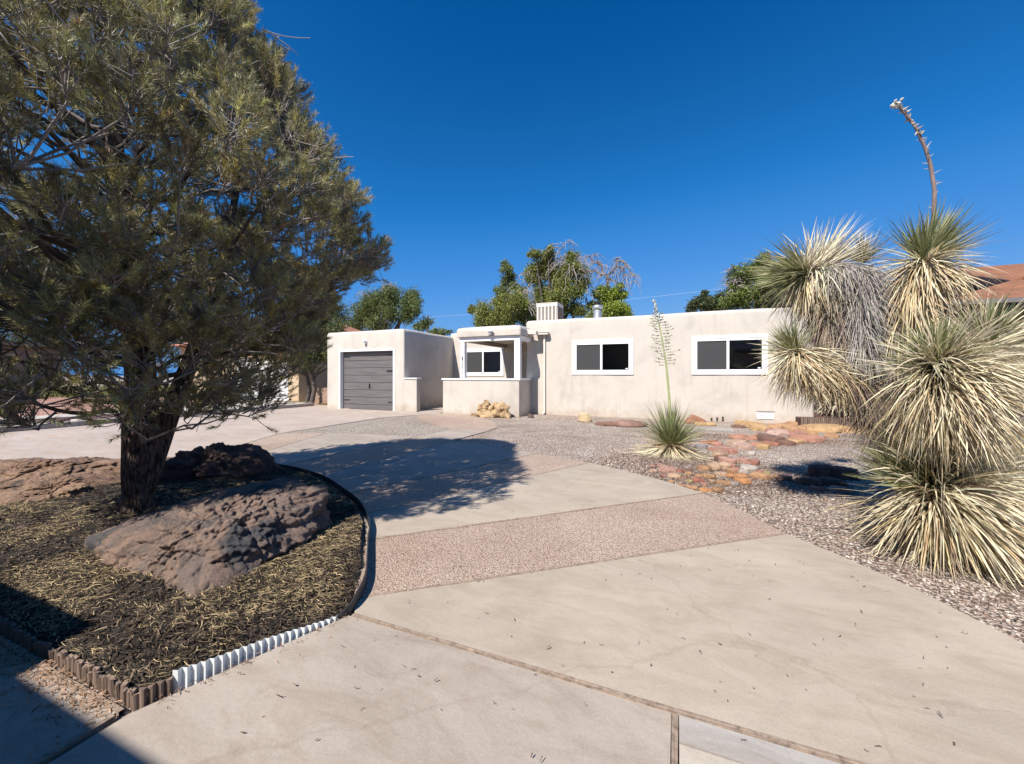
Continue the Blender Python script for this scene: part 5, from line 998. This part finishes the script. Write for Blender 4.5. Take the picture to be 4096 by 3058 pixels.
for L in ([(2428, 1108), (2445, 1090), (2465, 1070), (2470, 1045), (2476, 1030)], [(2430, 1105), (2415, 1095), (2405, 1060), (2392, 1045), (2380, 1018)], [(2405, 1100), (2370, 1078), (2345, 1085)], [(2400, 1058), (2378, 1050), (2355, 1022)], [(2465, 1070), (2490, 1070), (2505, 1100)], [(2462, 1048), (2485, 1042), (2500, 1060), (2530, 1100), (2540, 1125)], [(2428, 1115), (2450, 1120), (2480, 1140)]):
    sg.append((np.array([q(*p) for p in L]), np.linspace(.07, .02, len(L)), np.array([.16, .12, .11])))
    for p in L[1:]:
        for k in range(10):
            d = rand_dirs(1)[0]; t = np.linspace(0, 1, 4); Ln = rng.uniform(.4, 1.0); P = q(*p) + np.outer(t * Ln, d * (1, .6, .5)); P[:, 2] -= .7 * Ln * t ** 2; sg.append((P, np.linspace(.018, .007, 4), np.array([.30, .26, .235]) * rng.uniform(.7, 1.2)))
v, f, c = tubes_np(sg, 5); np_mesh('branches', v, f, M['twig'], bt, c)
Y = 25; b = onY(3000, 1500, Y); b[2] = 0
broadleaf('broadleaf_tree', 'large dense green tree behind the right end of the adobe house', b, cl([(2960, 1120, 60), (3030, 1080, 60), (3090, 1130, 80), (2990, 1180, 70), (3080, 1200, 80), (3180, 1180, 80), (2940, 1200, 50), (3060, 1040, 35), (3260, 1200, 80), (3340, 1220, 70), (3200, 1330, 60), (3120, 1300, 60), (3420, 1320, 70), (3300, 1400, 70)], Y), 56000, (.15, .19, .05), .12,
          [(c, r_, 60, .5) for c, r_ in cl([(2940, 1090, 50), (2930, 1150, 50)], Y)], trunk_r=.3)
Y = 30; b = onY(2810, 1500, Y); b[2] = 0
broadleaf('broadleaf_tree', 'dark rounded evergreen low behind the flat roof', b, cl([(2800, 1215, 40), (2840, 1220, 42), (2770, 1230, 25), (2880, 1215, 40), (2815, 1185, 20)], Y), 15000, DG, .13)
Y = 24; b = onY(1500, 1500, Y); b[2] = 0
broadleaf('broadleaf_tree', 'green tree rising behind the garage roof', b, cl([(1560, 1190, 55), (1620, 1210, 50), (1500, 1220, 70), (1580, 1260, 60), (1640, 1260, 45), (1430, 1260, 70), (1520, 1300, 60), (1400, 1330, 60), (1610, 1175, 45), (1665, 1240, 45), (1700, 1300, 35), (1540, 1150, 40), (1340, 1260, 70)], Y), 46000, (.13, .165, .055), .12, [(c, r_, 40, .5) for c, r_ in cl([(1570, 1150, 40), (1480, 1180, 50)], Y)], trunk_r=.25)
Y = 36; b = onY(1740, 1500, Y); b[2] = 0
broadleaf('broadleaf_tree', 'small distant tree between garage and porch roofs', b, cl([(1760, 1335, 26), (1720, 1330, 20), (1800, 1330, 14), (1690, 1310, 22)], Y), 5000, GG, .16)
for i, (px, Y, hh, lb) in enumerate([(1245, 13.3, 1360, 'slender leaning tree just left of the garage'), (1225, 14.2, 1330, 'leafy tree in front of the tan wall beside the white garage door')]):
    b = onY(px, 1500, Y); b[2] = 0; broadleaf('broadleaf_tree', lb, b, cl([(px - 10, 1400, 75), (px + 40, 1330, 70), (px - 60, 1340, 75), (px - 30, 1270, 70), (px + 55, 1420, 35), (px - 10, 1440, 30)], Y), 22000, (.11, .13, .05), .09, trunk_r=.11)
for i, (px, py, lb) in enumerate([(330, 1380, 'far dark tree behind the left side of the pine'), (60, 1330, 'far dark tree at the left edge behind the pine'), (640, 1360, 'far green tree behind the middle of the pine'), (900, 1330, 'far green tree behind the pine near the tan house')]):
    Y = 30 - 4 * (i == 1); b = onY(px, 1500, Y); b[2] = 0; broadleaf('broadleaf_tree', lb, b, cl([(px, py, 80), (px + 90, py + 20, 80), (px - 90, py + 30, 80), (px, py - 90, 70), (px + 60, py + 70, 60), (px - 60, py + 75, 60)], Y), 14000, (.07, .085, .035), .2, trunk_r=.3)
# weeds along the far yard, tufts in the planting strip
def weeds(name, label, n, dom, h, col, zb):
    x = rng.uniform(dom[0], dom[1], n); y = rng.uniform(dom[2], dom[3], n); kx = blotch(x, y, .8, -.1); x, y = x[kx], y[kx]; n = len(x); d = unit(np.c_[rng.normal(0, .5, (n, 2)), np.ones(n)]); L = rng.uniform(.4, 1, n) * h; t = np.linspace(0, 1, 3)
    P = np.c_[x, y, np.full(n, zb)][:, None] + d[:, None] * (L[:, None] * t[None])[:, :, None]; V, Fq, C = strips(P, np.outer(np.full(n, h * .03), [1, .7, .1]), unit(np.cross(d, rand_dirs(n))), np.array(col)[None] * rng.uniform(.6, 1.4, (n, 1)))
    tag(np_mesh(name, V, Fq, M['leaf'], col=C), label, 'weeds', kind='stuff')
weeds('weeds', 'yellow green weeds along the far edge of the red gravel', 16000, (-37, -31, 9, 20), .75, (.26, .26, .10), .1)
weeds('strip_weeds', 'sparse weeds in the dark mulch strip', 700, (-16.9, -15.3, 3, 5), .2, (.22, .24, .10), .1)
weeds('dry_grass', 'dry grass round the slender tree left of the garage', 5000, (-17.7, -14.5, 13.4, 14.3), .14, (.30, .24, .12), .02)
# utility pole and a thin overhead line
pl = tag(empty('utility_pole', tuple(onY(1711, 1500, 40))), 'distant wooden utility pole behind the garage', 'pole'); p = onY(1711, 1262, 40); p0 = p.copy(); p0[2] = 0
MB().tube([p0, p], [.16, .12], 8).build('pole', M['timber'], pl); MB().box(p[0] - .9, p[0] + .9, p[1] - .06, p[1] + .06, p[2] - .9, p[2] - .75).build('crossarm', M['timber'], pl)
A = np.array(onY(1711, 1270, 40)); B = onY(3400, 1090, 40); cb_ = [tuple(A + (B - A) * t - np.array([0, 0, 1.2 * 4 * t * (1 - t) * .3])) for t in np.linspace(0, 1, 24)]
tag(MB().tube(cb_, .008, 4).build('power_line', plain('pale_cable', (.6, .62, .65), .5)), 'thin pale overhead line crossing the sky', 'cable')
